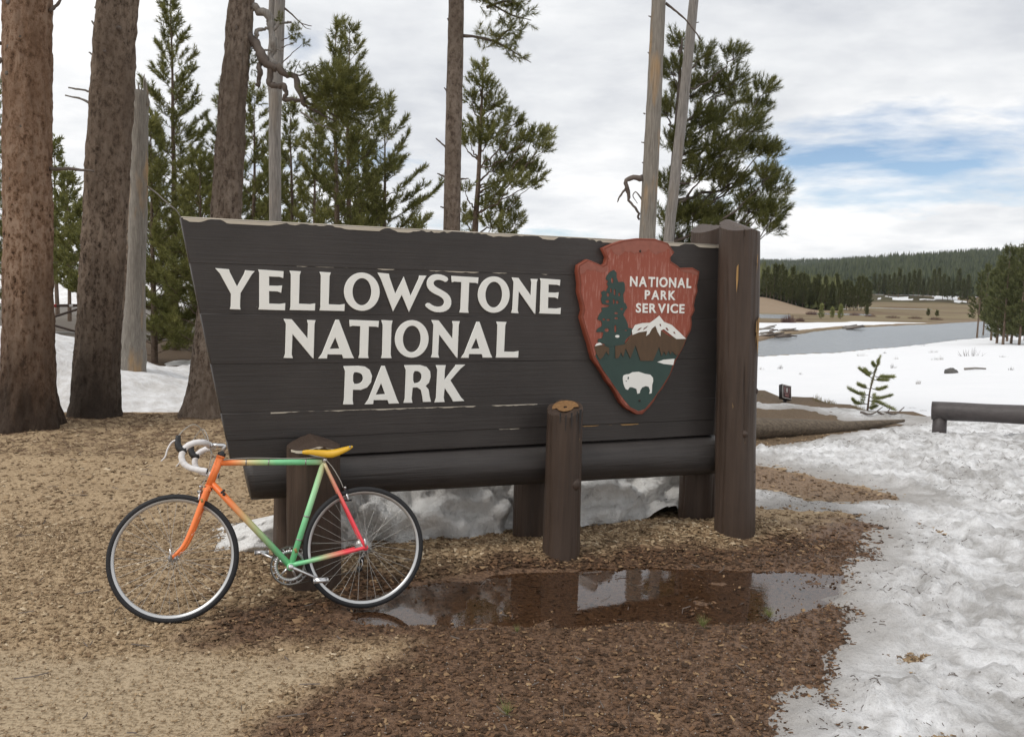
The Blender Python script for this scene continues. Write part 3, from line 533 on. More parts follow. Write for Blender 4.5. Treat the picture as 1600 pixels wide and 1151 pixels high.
gl_ = lambda x, y: 0
RPX = sl(1147, 830, -.165)[0]
p_left = post('post', .968-ORG_X, -.215, .158, lambda X, Y: .895-.30*np.abs(X+.0)-.55*np.maximum(-Y-.02, 0)*.35, seed=1, flat=.86, parent=sign)
p_mid = post('post', 2.622-ORG_X, -.188, .122, lambda X, Y: 1.012+.24*X+.30*Y+.005*np.sin(X*60), seed=2, lean=-.004, parent=sign)
p_right = post('post', RPX-ORG_X, -.165, .146, lambda X, Y: 2.285+.30*np.minimum(X+.02, 0)-.62*np.maximum(X-.02, 0)*.4+.30*Y, seed=3, lean=(sl(1156, 370, -.165)[0]-RPX)/2.1, parent=sign, rows=60); RLN = (sl(1156, 370, -.165)[0]-RPX)/2.1
post('back_post', .955-ORG_X, .255, .150, lambda X, Y: .62+X*0, seed=4, parent=sign); post('back_post', 2.60-ORG_X, .25, .135, lambda X, Y: .95+X*0, seed=5, parent=sign)
post('back_post', 4.02-ORG_X, .25, .145, lambda X, Y: 2.31-.42*np.abs(X-.03)+.1*Y, seed=6, parent=sign, rows=60)
# cut tops, splits and bare scars on the posts
mb = MB(); c0 = np.array([2.622-ORG_X-.004, -.188, 0]); a_ = np.linspace(0, 2*pi, 25)
for f0, f1 in ((.10, .45), (.45, .72)):
    for k in ([1, 2, 3, 4, 5, 6, 7, 8, 9, 10, 22, 23, 0] if f0 > .2 else range(24)):
        q_ = [(f0, a_[k]), (f1, a_[k]), (f1, a_[k+1]), (f0, a_[k+1])]; mb.add([(c0[0]+(.122*f)*cos(a), c0[1]+(.122*f)*sin(a), 1.021+.24*(.122*f)*cos(a)+.30*(.122*f)*sin(a)) for f, a in q_], [[0, 1, 2, 3]])
tag(mb.build('split_top', plain('dark_split_heartwood', (.20, .105, .040), .85, var=.6, nscale=45), p_mid, False), kind='stuff')
for dx, z0, z1, w in ((-.085, .93, 1.0, .006), (-.02, .90, 1.0, .007), (.048, .86, 1.02, .010), (.02, .94, 1.01, .005), (-.055, .88, .985, .004)):
    yy_ = -.188-sqrt(.122**2-dx*dx)*1.0-.005
    MB().add([(2.622-ORG_X+dx-w, yy_, z1), (2.622-ORG_X+dx+w, yy_, z1), (2.622-ORG_X+dx+.002, yy_, z0), (2.622-ORG_X+dx-.002, yy_, z0)], [[0, 3, 2, 1]]).build('crack', M['blackpart'], p_mid, False)
for dx, z0, z1, w, m in ((.078, 1.36, 1.62, .018, 'split'), (.052, 1.44, 1.60, .009, 'split'), (-.10, 1.80, 1.98, .006, 'split'), (.045, 1.93, 2.06, .005, 'split')):
    yb = lambda d: -.165-sqrt(max(.143**2-d*d, 0))-.007
    x0 = RPX-ORG_X+RLN*(z0+z1)/2+dx; pts = [(x0-w*.7, z1), (x0+w*.6, z1+.02), (x0+w, (z0+z1)/2), (x0+w*.4, z0+.03), (x0+w*.1, z0), (x0-w*.6, z0+.09), (x0-w*.8, (z0+z1)/2)]
    MB().add([(a, yb(dx+(a-x0))-.002, b) for a, b in pts], T=[[0, 6, 1], [1, 6, 2], [2, 6, 5], [2, 5, 3], [3, 5, 4]]).build('bare_scar', M[m], p_right, False)
for dx, dz, px, pz, r in ((-.02, .0, p_right, .80, .026), (.095, .0, p_right, 1.10, .022), (.075, .0, p_right, .52, .020)):
    y0 = -.165-sqrt(.145**2-dx*dx)+.012; MB().lathe([(.0, .016), (r*.5, .014), (r, .004), (r*1.3, -.01)], (RPX-ORG_X+RLN*pz+dx, y0, pz), (dx*2, -1, 0), 14).build('knot', M['post'], px)
MB().lathe([(.0, .012), (.02, .012), (.035, .003), (.045, -.012)], (2.622-ORG_X+.045, -.188-.110, .52), (.3, -1, 0), 14).build('knot', M['post'], p_mid)
MB().lathe([(.0, .012), (.018, .012), (.03, .003), (.04, -.012)], (.968-ORG_X-.08, -.215-.126, .33), (-.2, -1, 0), 14).build('knot', M['post'], p_left)
# pale ragged line where the paint has gone round the pointed post top
mb = MB(); xs_ = np.linspace(-.145, .145, 40); ed = [.895-.30*abs(x)-.55*max(sqrt(max(.152**2-x*x, 0))-.02, 0)*.35 for x in xs_]
for i in range(39):
    w0, w1 = [.016*float(np.clip((fbm(np.array(v*30.), np.array(0.), 0, 3, 9)-.30)*3, 0, 1)) for v in (xs_[i], xs_[i+1])]
    yv = [-.215-min(sqrt(max(.158**2-v*v, 0)), .158*.86)-.007 for v in (xs_[i], xs_[i+1])]
    mb.add([(.968-ORG_X+xs_[i], yv[0], ed[i]-w0), (.968-ORG_X+xs_[i+1], yv[1], ed[i+1]-w1), (.968-ORG_X+xs_[i+1], yv[1], ed[i+1]), (.968-ORG_X+xs_[i], yv[0], ed[i])], [[0, 1, 2, 3]])
mb.build('worn_paint', M['bare'], p_left, False)
# big letters, each traced in photograph crops, set to their own boxes
G = {'Y': [[(40, 112), (150, 118), (156, 140), (220, 266), (284, 150), (292, 122), (370, 127), (348, 152), (248, 318), (243, 430), (248, 458), (160, 456), (168, 430), (170, 325), (75, 152)]],
 'E': [[(407, 122), (620, 130), (617, 185), (585, 176), (495, 175), (495, 257), (570, 258), (607, 253), (600, 313), (570, 302), (495, 300), (495, 411), (590, 414), (635, 406), (633, 464), (407, 460), (415, 440), (415, 145)]],
 'L': [[(677, 132), (768, 134), (758, 165), (752, 412), (850, 416), (893, 408), (891, 466), (677, 464), (685, 438), (687, 160)]],
 'W': [[(-55, 152), (35, 158), (40, 185), (92, 330), (163, 182), (225, 345), (295, 190), (300, 165), (358, 165), (335, 205), (212, 478), (148, 330), (75, 475), (-30, 200)]],
 'S': [[(548, 190), (527, 225), (490, 207), (450, 203), (422, 218), (418, 243), (440, 268), (500, 298), (550, 330), (573, 373), (572, 423), (545, 462), (495, 481), (440, 480), (395, 463), (350, 425), (380, 400), (420, 430), (465, 438), (500, 430), (517, 403), (510, 370), (480, 345), (420, 320), (380, 288), (363, 245), (370, 205), (400, 172), (440, 159), (495, 163)]],
 'T': [[(578, 177), (806, 183), (803, 233), (785, 227), (727, 226), (722, 460), (727, 487), (650, 485), (660, 455), (662, 224), (600, 221), (580, 228)]],
 'N': [[(1098, 190), (1150, 192), (1264, 345), (1266, 225), (1260, 197), (1315, 197), (1308, 225), (1303, 495), (1294, 489), (1155, 300), (1150, 465), (1158, 492), (1098, 489), (1108, 460), (1113, 225)]],
 'A': [[(384, 40), (404, 40), (490, 260), (503, 284), (435, 284), (428, 260), (332, 258), (330, 284), (277, 284), (300, 255)], [(382, 148), (413, 224), (345, 226)]],
 'I': [[(680, 43), (747, 45), (741, 75), (738, 260), (744, 283), (680, 282), (687, 258), (688, 70)]],
 'P': [[(437, 336), (530, 335), (570, 340), (600, 360), (616, 398), (610, 440), (585, 472), (545, 486), (495, 484), (493, 550), (498, 578), (435, 576), (442, 550), (447, 365)], [(495, 373), (525, 373), (550, 383), (563, 410), (555, 437), (530, 451), (495, 449)]],
 'R': [[(825, 331), (925, 331), (965, 343), (988, 370), (992, 405), (982, 442), (960, 463), (980, 485), (988, 530), (997, 563), (947, 563), (944, 530), (932, 485), (908, 470), (878, 470), (872, 540), (878, 566), (823, 565), (832, 540), (836, 360)], [(880, 366), (912, 366), (933, 382), (938, 408), (928, 434), (908, 445), (880, 445)]],
 'K': [[(1028, 330), (1087, 330), (1082, 355), (1080, 425), (1150, 336), (1152, 329), (1210, 328), (1182, 352), (1118, 425), (1188, 535), (1210, 558), (1140, 560), (1132, 542), (1083, 470), (1078, 535), (1084, 561), (1022, 562), (1032, 535), (1037, 355)]]}
ell = lambda cx, cy, rx, ry, n=44: [(cx+rx*cos(k*2*pi/n), cy+ry*sin(k*2*pi/n)) for k in range(n)]
G['O'] = [ell(.5, .5, .5, .5), ell(.5, .5, .275, .365)]
def chaikin(c, it=1):
    for _ in range(it):
        o = []
        for p, q in zip(c, c[1:]+c[:1]): o += [(p[0]*.75+q[0]*.25, p[1]*.75+q[1]*.25), (p[0]*.25+q[0]*.75, p[1]*.25+q[1]*.75)]
        c = o
    return c
Z2, Z3, Z4 = (5.517, 330, 400), (5.517, 600, 400), (4.1026, 430, 490)
W_ = [('Y', Z2, 40, 370, 112, 458), ('E', Z2, 407, 635, 122, 464), ('L', Z2, 677, 893, 132, 466), ('L', Z2, 935, 1148, 142, 470), ('O', Z2, 1145, 1448, 145, 470), ('W', Z3, -55, 358, 152, 478), ('S', Z3, 350, 577, 158, 483), ('T', Z3, 578, 806, 177, 487), ('O', Z3, 808, 1078, 178, 487), ('N', Z3, 1098, 1315, 190, 495), ('E', Z3, 1340, 1522, 197, 497),
      ('N', Z4, 55, 255, 36, 285), ('A', Z4, 277, 503, 40, 284), ('T', Z4, 475, 660, 42, 283), ('I', Z4, 680, 747, 43, 283), ('O', Z4, 767, 980, 43, 280), ('N', Z4, 1000, 1177, 43, 282), ('A', Z4, 1192, 1390, 53, 280), ('L', Z4, 1415, 1558, 53, 280), ('P', Z4, 435, 617, 335, 578), ('A', Z4, 575, 792, 335, 575), ('R', Z4, 823, 997, 330, 567), ('K', Z4, 1022, 1210, 328, 563)]
for ch, (sc, ox, oy), x0, x1, y0, y1 in W_:
    g = G[ch]; allp = [p for c in g for p in c]; gx0, gx1 = min(p[0] for p in allp), max(p[0] for p in allp); gy0, gy1 = min(p[1] for p in allp), max(p[1] for p in allp)
    xa, _ = sl(ox+x0/sc, oy+(y0+y1)/2/sc); xb, _ = sl(ox+x1/sc, oy+(y0+y1)/2/sc); _, za = sl(ox+(x0+x1)/2/sc, oy+y0/sc); _, zb = sl(ox+(x0+x1)/2/sc, oy+y1/sc)
    cs = [[S(xa+(xb-xa)*(p[0]-gx0)/(gx1-gx0), za+(zb-za)*(p[1]-gy0)/(gy1-gy0)) for p in c] for c in g]
    if ch == 'S': cs = [chaikin(c) for c in cs]
    if ch in 'PR': cs = [cs[0], chaikin(cs[1])]
    shape('letter', cs, -.0085, .008, M['white'], sign, .0015)
# arrowhead emblem
AS, AXo, AYo = 4.11, 900, 370
ev = lambda pts, yo: [S(*sl(AXo+x/AS, AYo+y/AS, yo)) for x, y in pts]
AR = [(180, 75), (240, 48), (310, 25), (395, 14), (510, 18), (590, 45), (628, 100), (604, 130), (607, 160), (650, 188), (668, 205), (750, 203), (790, 225), (785, 270), (775, 310), (779, 350), (765, 390), (755, 440), (761, 470), (738, 515), (742, 560), (735, 600), (710, 645), (690, 700), (672, 735), (640, 790), (625, 830), (600, 890), (575, 935), (550, 975), (520, 1010), (500, 1050), (470, 1090), (425, 1135), (390, 1135), (320, 1095), (290, 1060), (265, 1010), (235, 960), (200, 920), (180, 880), (150, 835), (115, 785), (100, 735), (90, 690), (70, 630), (55, 580), (38, 515), (50, 470), (40, 420), (22, 350), (25, 300), (15, 225), (20, 185), (75, 150), (130, 172), (170, 190), (195, 175), (205, 130)]
FY = -.052
emblem = shape('arrowhead_emblem', [ev(AR, FY)], FY, .050, M['edge_red'], sign, .006); emblem['label'] = 'red arrowhead shield with tree, mountain and bison'
cxm, cym = 400, 480; inset = [(cxm+(x-cxm)*.972, cym+(y-cym)*.978) for x, y in AR]
shape('shield_face', [ev(inset, FY)], FY-.002, .003, M['red'], emblem)
rg = random.Random(4); lower = [(x, 100+14*sin(x*.05)+rg.uniform(-14, 14)) for x in range(600, 205, -15)]
shape('worn_rim', [ev([(190, 78), (242, 55), (312, 32), (395, 22), (508, 26), (585, 52), (618, 98), (600, 118)]+lower+[(203, 120)], FY)], FY-.0032, .001, M['rim_red'], emblem)
shape('worn_rim', [ev([(24, 190), (76, 158), (130, 182), (172, 198), (203, 184), (200, 215), (180, 228), (150, 226), (120, 212), (95, 216), (70, 208), (50, 232), (30, 240), (22, 228)], FY)], FY-.0032, .001, M['rim_red'], emblem)
shape('worn_rim', [ev([(660, 212), (748, 210), (782, 228), (778, 250), (740, 232), (700, 228)], FY)], FY-.0032, .001, M['rim_red'], emblem)
shape('green_valley', [ev([(122, 765), (150, 700), (205, 688), (330, 680), (690, 690), (660, 745), (624, 805), (600, 880), (550, 960), (490, 1045), (440, 1104), (400, 1118), (345, 1090), (296, 1030), (230, 935), (172, 852)], FY)], FY-.0042, .002, M['green'], emblem)
TREE = [(215, 225), (240, 212), (258, 230), (258, 262), (270, 290), (300, 288), (310, 300), (312, 345), (300, 370), (305, 420), (318, 430), (327, 455), (312, 475), (300, 500), (318, 530), (330, 560), (332, 582), (358, 588), (352, 628), (320, 655), (305, 690), (245, 700), (212, 705), (185, 690), (135, 672), (140, 655), (165, 650), (172, 625), (175, 612), (125, 610), (135, 590), (165, 570), (160, 540), (135, 530), (145, 500), (165, 475), (160, 455), (200, 450), (215, 440), (165, 430), (157, 400), (165, 380), (158, 355), (175, 345), (190, 350), (205, 320), (195, 300), (205, 285), (188, 272), (195, 250)]
holes = [ell(a, b, c, d, 9) for a, b, c, d in ((230, 280, 8, 18), (222, 345, 5, 16), (245, 355, 6, 22), (275, 370, 7, 12), (203, 372, 9, 13), (200, 415, 13, 10), (240, 415, 6, 17), (262, 420, 9, 10), (292, 463, 10, 6), (255, 490, 12, 7), (256, 522, 12, 7), (250, 590, 7, 26), (205, 533, 12, 6), (176, 530, 9, 7), (195, 598, 15, 12), (318, 600, 9, 4))]
shape('pine_silhouette', [ev(TREE, FY)]+[ev(h_, FY) for h_ in holes], FY-.0062, .002, M['green'], emblem)
shape('mountain', [ev([(248, 700), (310, 690), (345, 640), (360, 628), (440, 600), (503, 570), (540, 600), (600, 640), (700, 655), (685, 700), (660, 745), (640, 760), (612, 735), (602, 755), (590, 730), (575, 760), (560, 735), (545, 765), (530, 705), (490, 795), (410, 795), (378, 695), (345, 780), (315, 715), (300, 770), (285, 740), (270, 775), (250, 780)], FY)], FY-.0082, .002, M['mtn'], emblem)
shape('hill', [ev([(115, 705), (165, 690), (210, 712), (208, 760), (190, 735), (170, 770), (150, 788), (128, 750)], FY)], FY-.0082, .002, M['mtn'], emblem)
shape('snow_cap', [ev([(116, 700), (130, 683), (150, 678), (166, 690), (130, 698)], FY)], FY-.0102, .002, M['white'], emblem)
slits = [[(425, 600), (432, 585), (462, 568), (450, 582)], [(385, 605), (398, 588), (420, 580), (405, 596)], [(530, 560), (540, 558), (543, 575), (534, 572)], [(568, 585), (580, 582), (592, 602), (582, 602)], [(618, 610), (628, 608), (636, 624), (624, 620)]]
shape('snow_cap', [ev([(530, 505), (560, 545), (610, 565), (660, 612), (702, 654), (640, 655), (600, 625), (560, 592), (540, 600), (537, 638), (520, 610), (505, 570), (482, 590), (465, 622), (446, 636), (452, 604), (400, 612), (358, 629), (355, 600), (375, 565), (420, 553), (470, 551), (500, 530)], FY)]+[ev(s_, FY) for s_ in slits], FY-.0102, .002, M['white'], emblem)
shape('lake', [ev([(520, 803), (560, 788), (630, 782), (622, 822), (560, 815)], FY)], FY-.0062, .002, M['white'], emblem)
shape('blossom', [ev(ell(262, 638, 14, 9, 12), FY)], FY-.0082, .002, M['white'], emblem)
shape('bison', [ev([(298, 905), (303, 888), (320, 882), (338, 880), (360, 868), (400, 865), (440, 878), (475, 884), (491, 903), (493, 925), (486, 950), (485, 978), (483, 1003), (467, 1006), (473, 985), (464, 962), (445, 957), (422, 966), (410, 985), (406, 1003), (391, 1006), (386, 976), (360, 965), (342, 964), (331, 982), (318, 977), (308, 960), (301, 935)], FY), ev([(330, 898), (337, 897), (338, 908), (331, 918), (328, 908)], FY), ev(ell(320, 925, 4, 4, 8), FY)], FY-.0062, .002, M['white'], emblem)
for px_s, py_s in ((410, 92), (405, 1050)):
    xz = ev([(px_s, py_s)], FY)[0]; MB().lathe([(.0, .006), (.006, .006), (.009, .002)], (xz[0], FY-.0045, xz[1]), (0, -1, 0), 10).build('screw', M['screw'], emblem)
def word(txt, x0, x1, y0, y1):
    """small bold capitals, one mesh per letter, fitted to the given box in the emblem crop"""
    ms = []
    for ch in txt:
        cu = bpy.data.curves.new('letter', 'FONT'); cu.body = ch; cu.size = 1; cu.offset = .028; cu.extrude = .03; cu.resolution_u = 4
        o = bpy.data.objects.new('letter', cu); COL.objects.link(o); bpy.context.view_layer.update(); me = bpy.data.meshes.new_from_object(o.evaluated_get(bpy.context.evaluated_depsgraph_get())); bpy.data.objects.remove(o); bpy.data.curves.remove(cu)
        v = np.zeros(len(me.vertices)*3); me.vertices.foreach_get('co', v); ms.append((me, v.reshape(-1, 3)))
    gap = .13; tot = sum(np.ptp(v[:, 0]) for _, v in ms)+gap*(len(ms)-1); cur = 0
    a, b = ev([(x0, (y0+y1)/2), (x1, (y0+y1)/2)], FY); _, zt = ev([((x0+x1)/2, y0)], FY)[0]; _, zb = ev([((x0+x1)/2, y1)], FY)[0]; H_ = max(np.ptp(v[:, 1]) for _, v in ms)
    for me, v in ms:
        w = np.ptp(v[:, 0]); x = a[0]+(b[0]-a[0])*(cur+v[:, 0]-v[:, 0].min())/tot; z = zb+(zt-zb)*(v[:, 1]-v[:, 1].min())/H_; y = FY-.0035-v[:, 2]*.05; cur += w+gap
        me.vertices.foreach_set('co', np.stack([x, y, z], -1).astype(np.float32).ravel()); me.update(); me.materials.clear(); me.materials.append(M['white']); link('letter', me, emblem)
word('NATIONAL', 345, 739, 258, 324); word('PARK', 440, 638, 344, 404); word('SERVICE', 383, 695, 428, 489)
# melting snow left under the sign: a lumpy block with hollows along its foot
def under_snow(name, s0, s1, d0, hf, seed, label):
    m, nn = int((s1-s0)/.03), 26; V = []
    for i in range(m+1):
        s = s0+(s1-s0)*i/m; e = min(1, (i/m)/.12, (1-i/m)/.10) if seed == 3 else min(1, (i/m)*1.6, (1-i/m)/.10); e = max(e, .01)**(.5 if seed == 3 else 1.); hh = hf(s)*e; cave = max(0, float(vn(np.array(s*2.6+seed), np.array(0.), 0, seed+1))-.38)*2.4
        for k in range(nn):
            u = k/(nn-1)                                   # front foot -> over the top -> back
            if u < .5: f = u/.5; d = d0+.02+.13*f*f+cave*.17*max(0, 1-f*3.0)+.0; z = hh*(f**.75)
            else: f = (u-.5)/.5; d = d0+.15+.75*f; z = hh*(1-f**2.2)
            nz = float(fbm(np.array(s*3.4), np.array(d*3.4), z*5, 3, seed)-.5); n2 = float(fbm(np.array(s*9), np.array(d*9), z*11, 3, seed+5)-.5)
            d2 = d+(-.55*nz-.24*n2)*min(1, e*1.2); z2 = z+(.16*nz+.10*n2)*e+(.055*cave*e if u < .12 else 0)
            p = SX*s+SN*(SIGN_D+d2); V.append((p[0], p[1], float(ground_z(p[0], p[1], False))+z2-.02))
    i, j = np.meshgrid(np.arange(m), np.arange(nn-1), indexing='ij'); Q = np.stack([i*nn+j, (i+1)*nn+j, (i+1)*nn+j+1, i*nn+j+1], -1).reshape(-1, 4)
    return tag(mesh_np(name, V, Q, M['snow_ice'], smooth=True), label, 'snow')
under_snow('snow_block', .92, 4.5, .40, lambda s: .52-.05*max(0, s-2.2)*1.6, 3, 'grey melting snow block with hollow foot lying under the sign')
under_snow('snow_block', .28, 1.15, .50, lambda s: .03+.22*max(0, s-.30), 8, 'low tongue of melting snow behind the pointed post and bicycle')
# ------------------------------------------------------------------ the bicycle
BA, BB_ = gr(270, 972), gr(566, 949)
ud = (BA-BB_)/np.linalg.norm(BA-BB_); LEAN = radians(13.5); side = np.array([ud[1], -ud[0], 0]); side = side if side[1] < 0 else -side   # side: towards the viewer
vd = np.array([0, 0, 1])*cos(LEAN)-side*sin(LEAN); wd = side*cos(LEAN)+np.array([0, 0, 1])*sin(LEAN)
bike = empty('bicycle'); bike.matrix_world = Matrix(((ud[0], wd[0], vd[0], BB_[0]), (ud[1], wd[1], vd[1], BB_[1]), (ud[2], wd[2], vd[2], BB_[2]-.004), (0, 0, 0, 1)))
tag(bike, 'orange, green and pink road bicycle with yellow saddle leaning on a sign post', 'bicycle')
b3 = lambda u, v, w=0.: np.array([u, w, v])
def tube(name, pts, r, mat, parent, n=14, seg=1, flat=1.0):
    P = spline([b3(*p) for p in pts], seg) if seg > 2 else np.array([b3(*p) for p in pts])
    rr = np.interp(np.linspace(0, 1, len(P)), np.linspace(0, 1, len(np.atleast_1d(r))), np.atleast_1d(r)) if np.ndim(r) else r
    return MB().tube(P, rr, n, flat=flat).build(name, M[mat], parent)
FH, RH, BBk = (.990, .336), (-.016, .336), (.386, .255)
HT, HB, SCl = (.753, .864), (.812, .706), (.202, .812)
frame = empty('frame'); frame.parent = bike
tube('top_tube', [(.762, .832), (.210, .819)], .0165, 'frame', frame); tube('down_tube', [(.802, .728), BBk], .0178, 'frame', frame); tube('seat_tube', [SCl, BBk], .0168, 'frame', frame)
tube('head_tube', [HT, HB], .0208, 'frame', frame)
for s_ in (-1, 1):
    tube('seat_stay', [(.199, .810, .018*s_), (.092, .576, .040*s_), (RH[0], RH[1], .062*s_)], [.0095, .0095, .0085], 'frame', frame, 10, 16)
    tube('chain_stay', [(.375, .264, .026*s_), (.20, .294, .046*s_), (RH[0], RH[1], .062*s_)], [.0125, .0120, .0095], 'frame', frame, 10, 16)
    MB().lathe([(.0, -.004), (.016, -.004), (.016, .004), (.0, .004)], b3(RH[0], RH[1], .062*s_), (0, 1, 0), 14).build('dropout', M['frame'], frame)
MB().lathe([(.0, -.036), (.020, -.036), (.021, .036), (.0, .036)], b3(*BBk), (0, 1, 0), 20).build('bottom_bracket', M['frame'], frame)
for a_, f_ in ((HT, .0), (HB, 1.)): MB().lathe([(.0, -.005), (.0228, -.005), (.0228, .005), (.0, .005)], b3(*a_), b3(HB[0]-HT[0], HB[1]-HT[1]), 18).build('lug', M['frame'], frame)
MB().lathe([(.0170, -.006), (.0192, -.006), (.0192, .006), (.017, .006)], b3(.745, .672), b3(-.41, -.47), 16).build('shifter_clamp', M['blackpart'], frame)
MB().lathe([(.0, .020), (.007, .020), (.010, .014), (.010, 0)], b3(.735, .660), (0, 1, 0), 14).build('shifter_boss', M['blackpart'], frame)
for u_, v_ in ((.345, .395), (.303, .52)): MB().lathe([(.0165, -.004), (.0182, -.004), (.0182, .004), (.0165, .004)], b3(SCl[0]+(BBk[0]-SCl[0])*((.812-v_)/.557), v_), b3(-.18, .556), 16).build('clamp_band', M['steel'], frame)
for u_ in (.62, .50, .30): MB().lathe([(.0162, -.003), (.0180, -.003), (.0180, .003), (.0162, .003)], b3(u_, .819+(u_-.210)*.0235), (1, 0, .026), 12).build('cable_clip', M['steel'], frame)
p_ = np.array(SCl)+(np.array(BBk)-np.array(SCl))*.85; MB().box(b3(p_[0], p_[1], .0170), (.014, .002, .026), np.array([[.95, 0, .31], [0, 1, 0], [-.31, 0, .95]])).build('decal', M['decal'], frame, False)
# fork
fork = empty('fork'); fork.parent = bike
for s_ in (-1, 1): tube('fork_blade', [(.819, .690, .028*s_), (.847, .610, .034*s_), (.886, .500, .040*s_), (.932, .398, .046*s_), (FH[0], FH[1], .048*s_)], [.0150, .0145, .0128, .0104, .0080], 'fork', fork, 12, 26)
MB().box(b3(.818, .688), (.034, .078, .028), np.array([[.93, 0, .36], [0, 1, 0], [-.36, 0, .93]])).build('fork_crown', M['fork'], fork); MB().lathe([(.0, -.004), (.0215, -.004), (.0215, .005), (.0, .005)], b3(.8145, .6990), b3(-.057, .156), 18).build('crown_race', M['blackpart'], fork)
MB().box(b3(.841, .630, .0480), (.012, .002, .020), np.array([[.93, 0, .36], [0, 1, 0], [-.36, 0, .93]])).build('decal', M['decal'], fork, False)
# wheels
def wheel(c, seed, label):
    w = empty('wheel'); w.parent = bike; w['label'] = label; C = b3(*c)
    MB().torus(C, (0, 1, 0), .3205, .0158, 120, 12).build('tyre', M['tyre'], w)
    MB().lathe([(.310, .0105), (.2965, .0088), (.2940, .0), (.2965, -.0088), (.310, -.0105), (.3125, -.006), (.3125, .006), (.310, .0105)], C, (0, 1, 0), 120).build('rim', M['rimalloy'], w)
    MB().lathe([(.0, .055), (.005, .055), (.0065, .038), (.0205, .036), (.0205, .031), (.0085, .026), (.0085, -.026), (.0205, -.031), (.0205, -.036), (.0065, -.038), (.005, -.055), (.0, -.055)], C, (0, 1, 0), 24).build('hub', M['alloy'], w)
    for k in range(36):
        a = k*2*pi/36+seed; s_ = 1 if k % 2 else -1; da = (1 if (k//2) % 2 else -1)*1.15
        p0 = C+b3(.0185*cos(a+da), .0185*sin(a+da), .0335*s_); p1 = C+b3(.2915*cos(a), .2915*sin(a), .002*s_); MB().tube([p0, p1], .00085, 5, False).build('spoke', M['spoke'], w)
    MB().tube([C+b3(0, 0, .052), C+b3(-.002, .004, .066), C+b3(.004, .050, .074)], [.006, .006, .0035], 8).build('quick_release', M['alloy'], w)
    MB().tube([C+b3(-.2915, .0, 0), C+b3(-.255, .002, 0)], .0028, 6).build('valve', M['blackpart'], w)
wheel(FH, .05, 'front wheel standing in dry wood chips'); wheel(RH, .31, 'rear wheel standing at the edge of the puddle')
# cockpit
bars = empty('handlebar'); bars.parent = bike
MB().tube([b3(.7530, .862), b3(.7445, .886)], .0215, 18).build('headset', M['blackpart'], bike)
stem = MB().tube([b3(.746, .882), b3(.7340, .921), b3(.7325, .930)], .0112, 14); stem.tube([b3(.7320, .925), b3(.806, .929)], [.0125, .0120], 14); stem.lathe([(.0, -.022), (.0185, -.022), (.0185, .022), (.0, .022)], b3(.812, .929), (0, 1, 0), 18); tag(stem.build('stem', M['alloy'], bike), kind='stuff')
MB().tube([b3(.812, .929, -.07), b3(.812, .929, .07)], .0128, 14).build('bar_centre', M['alloy'], bars)
for s_ in (-1, 1):
    path = [(.812, .929, .06*s_), (.813, .930, .13*s_), (.826, .930, .175*s_), (.864, .924, .198*s_), (.902, .902, .202*s_), (.920, .862, .204*s_), (.912, .825, .205*s_), (.884, .799, .206*s_), (.840, .784, .207*s_), (.792, .774, .208*s_)]
    P = spline([b3(*p) for p in path], 60); r = .0158+.0006*np.sin(np.arange(60)*1.7); tp_ = MB().tube(P, r, 14).build('bar_tape', M['tape'], bars)
    MB().tube([P[-1], P[-1]+(P[-1]-P[-2])*.35], .0150, 12).build('end_plug', M['blackpart'], bars)
    hd = MB().tube(spline([b3(.896, .892, .202*s_), b3(.926, .894, .202*s_), b3(.940, .922, .202*s_), b3(.938, .966, .202*s_)], 14), np.interp(np.linspace(0, 1, 14), [0, .3, .6, 1], [.017, .0195, .0175, .0125]), 12)
    hd.build('brake_hood', M['blackpart'], bars)
    MB().tube(spline([b3(.944, .944, .202*s_), b3(.970, .930, .203*s_), b3(.990, .895, .205*s_), b3(1.000, .858, .206*s_), b3(1.020, .834, .207*s_)], 22), np.interp(np.linspace(0, 1, 22), [0, .3, .8, 1], [.0095, .0085, .0065, .0055]), 8, flat=.6).build('brake_lever', M['tape'], bars)
    MB().tube(spline([b3(.938, .964, .200*s_), b3(.912, 1.000, .18*s_), b3(.875, 1.030, .13*s_), b3(.845, 1.012, .08*s_), b3(.822, .955, .045*s_), b3(.800, .885, .02*s_), b3(.812 if s_ > 0 else .770, .80 if s_ > 0 else .858, .012*s_)], 44), .0026, 6).build('brake_cable', M['cable'], bars)
# saddle and seat post
MB().tube([b3(.202, .812), b3(.190, .850)], .0125, 14).build('seat_post', M['alloy'], bike)
MB().lathe([(.0, -.020), (.0085, -.020), (.0085, .020), (.0, .020)], b3(.192, .830), (0, 1, 0), 10).build('seat_bolt', M['alloy'], bike)
V = []; prof = [(u-.011, w, a-.006, b-.006) for u, w, a, b in [(.330, .006, .886, .880), (.326, .013, .893, .873), (.300, .018, .896, .868), (.262, .021, .895, .861), (.225, .027, .893, .853), (.190, .040, .891, .847), (.160, .054, .893, .848), (.128, .066, .899, .858), (.098, .073, .906, .872), (.072, .073, .911, .886), (.058, .066, .912, .897), (.052, .052, .909, .902)]]
n = 18
for u_, hw, tp_, bt in prof:
    for k in range(n):
        a = pi*k/(n-1); c_ = cos(a); zz = bt+(tp_-bt)*(max(sin(a), 0)**.45); V.append(b3(u_, zz, hw*c_*(1-.10*(1-sin(a)))))
m = len(prof); i, j = np.meshgrid(np.arange(m-1), np.arange(n-1), indexing='ij'); Q = np.stack([i*n+j, i*n+j+1, (i+1)*n+j+1, (i+1)*n+j], -1).reshape(-1, 4)
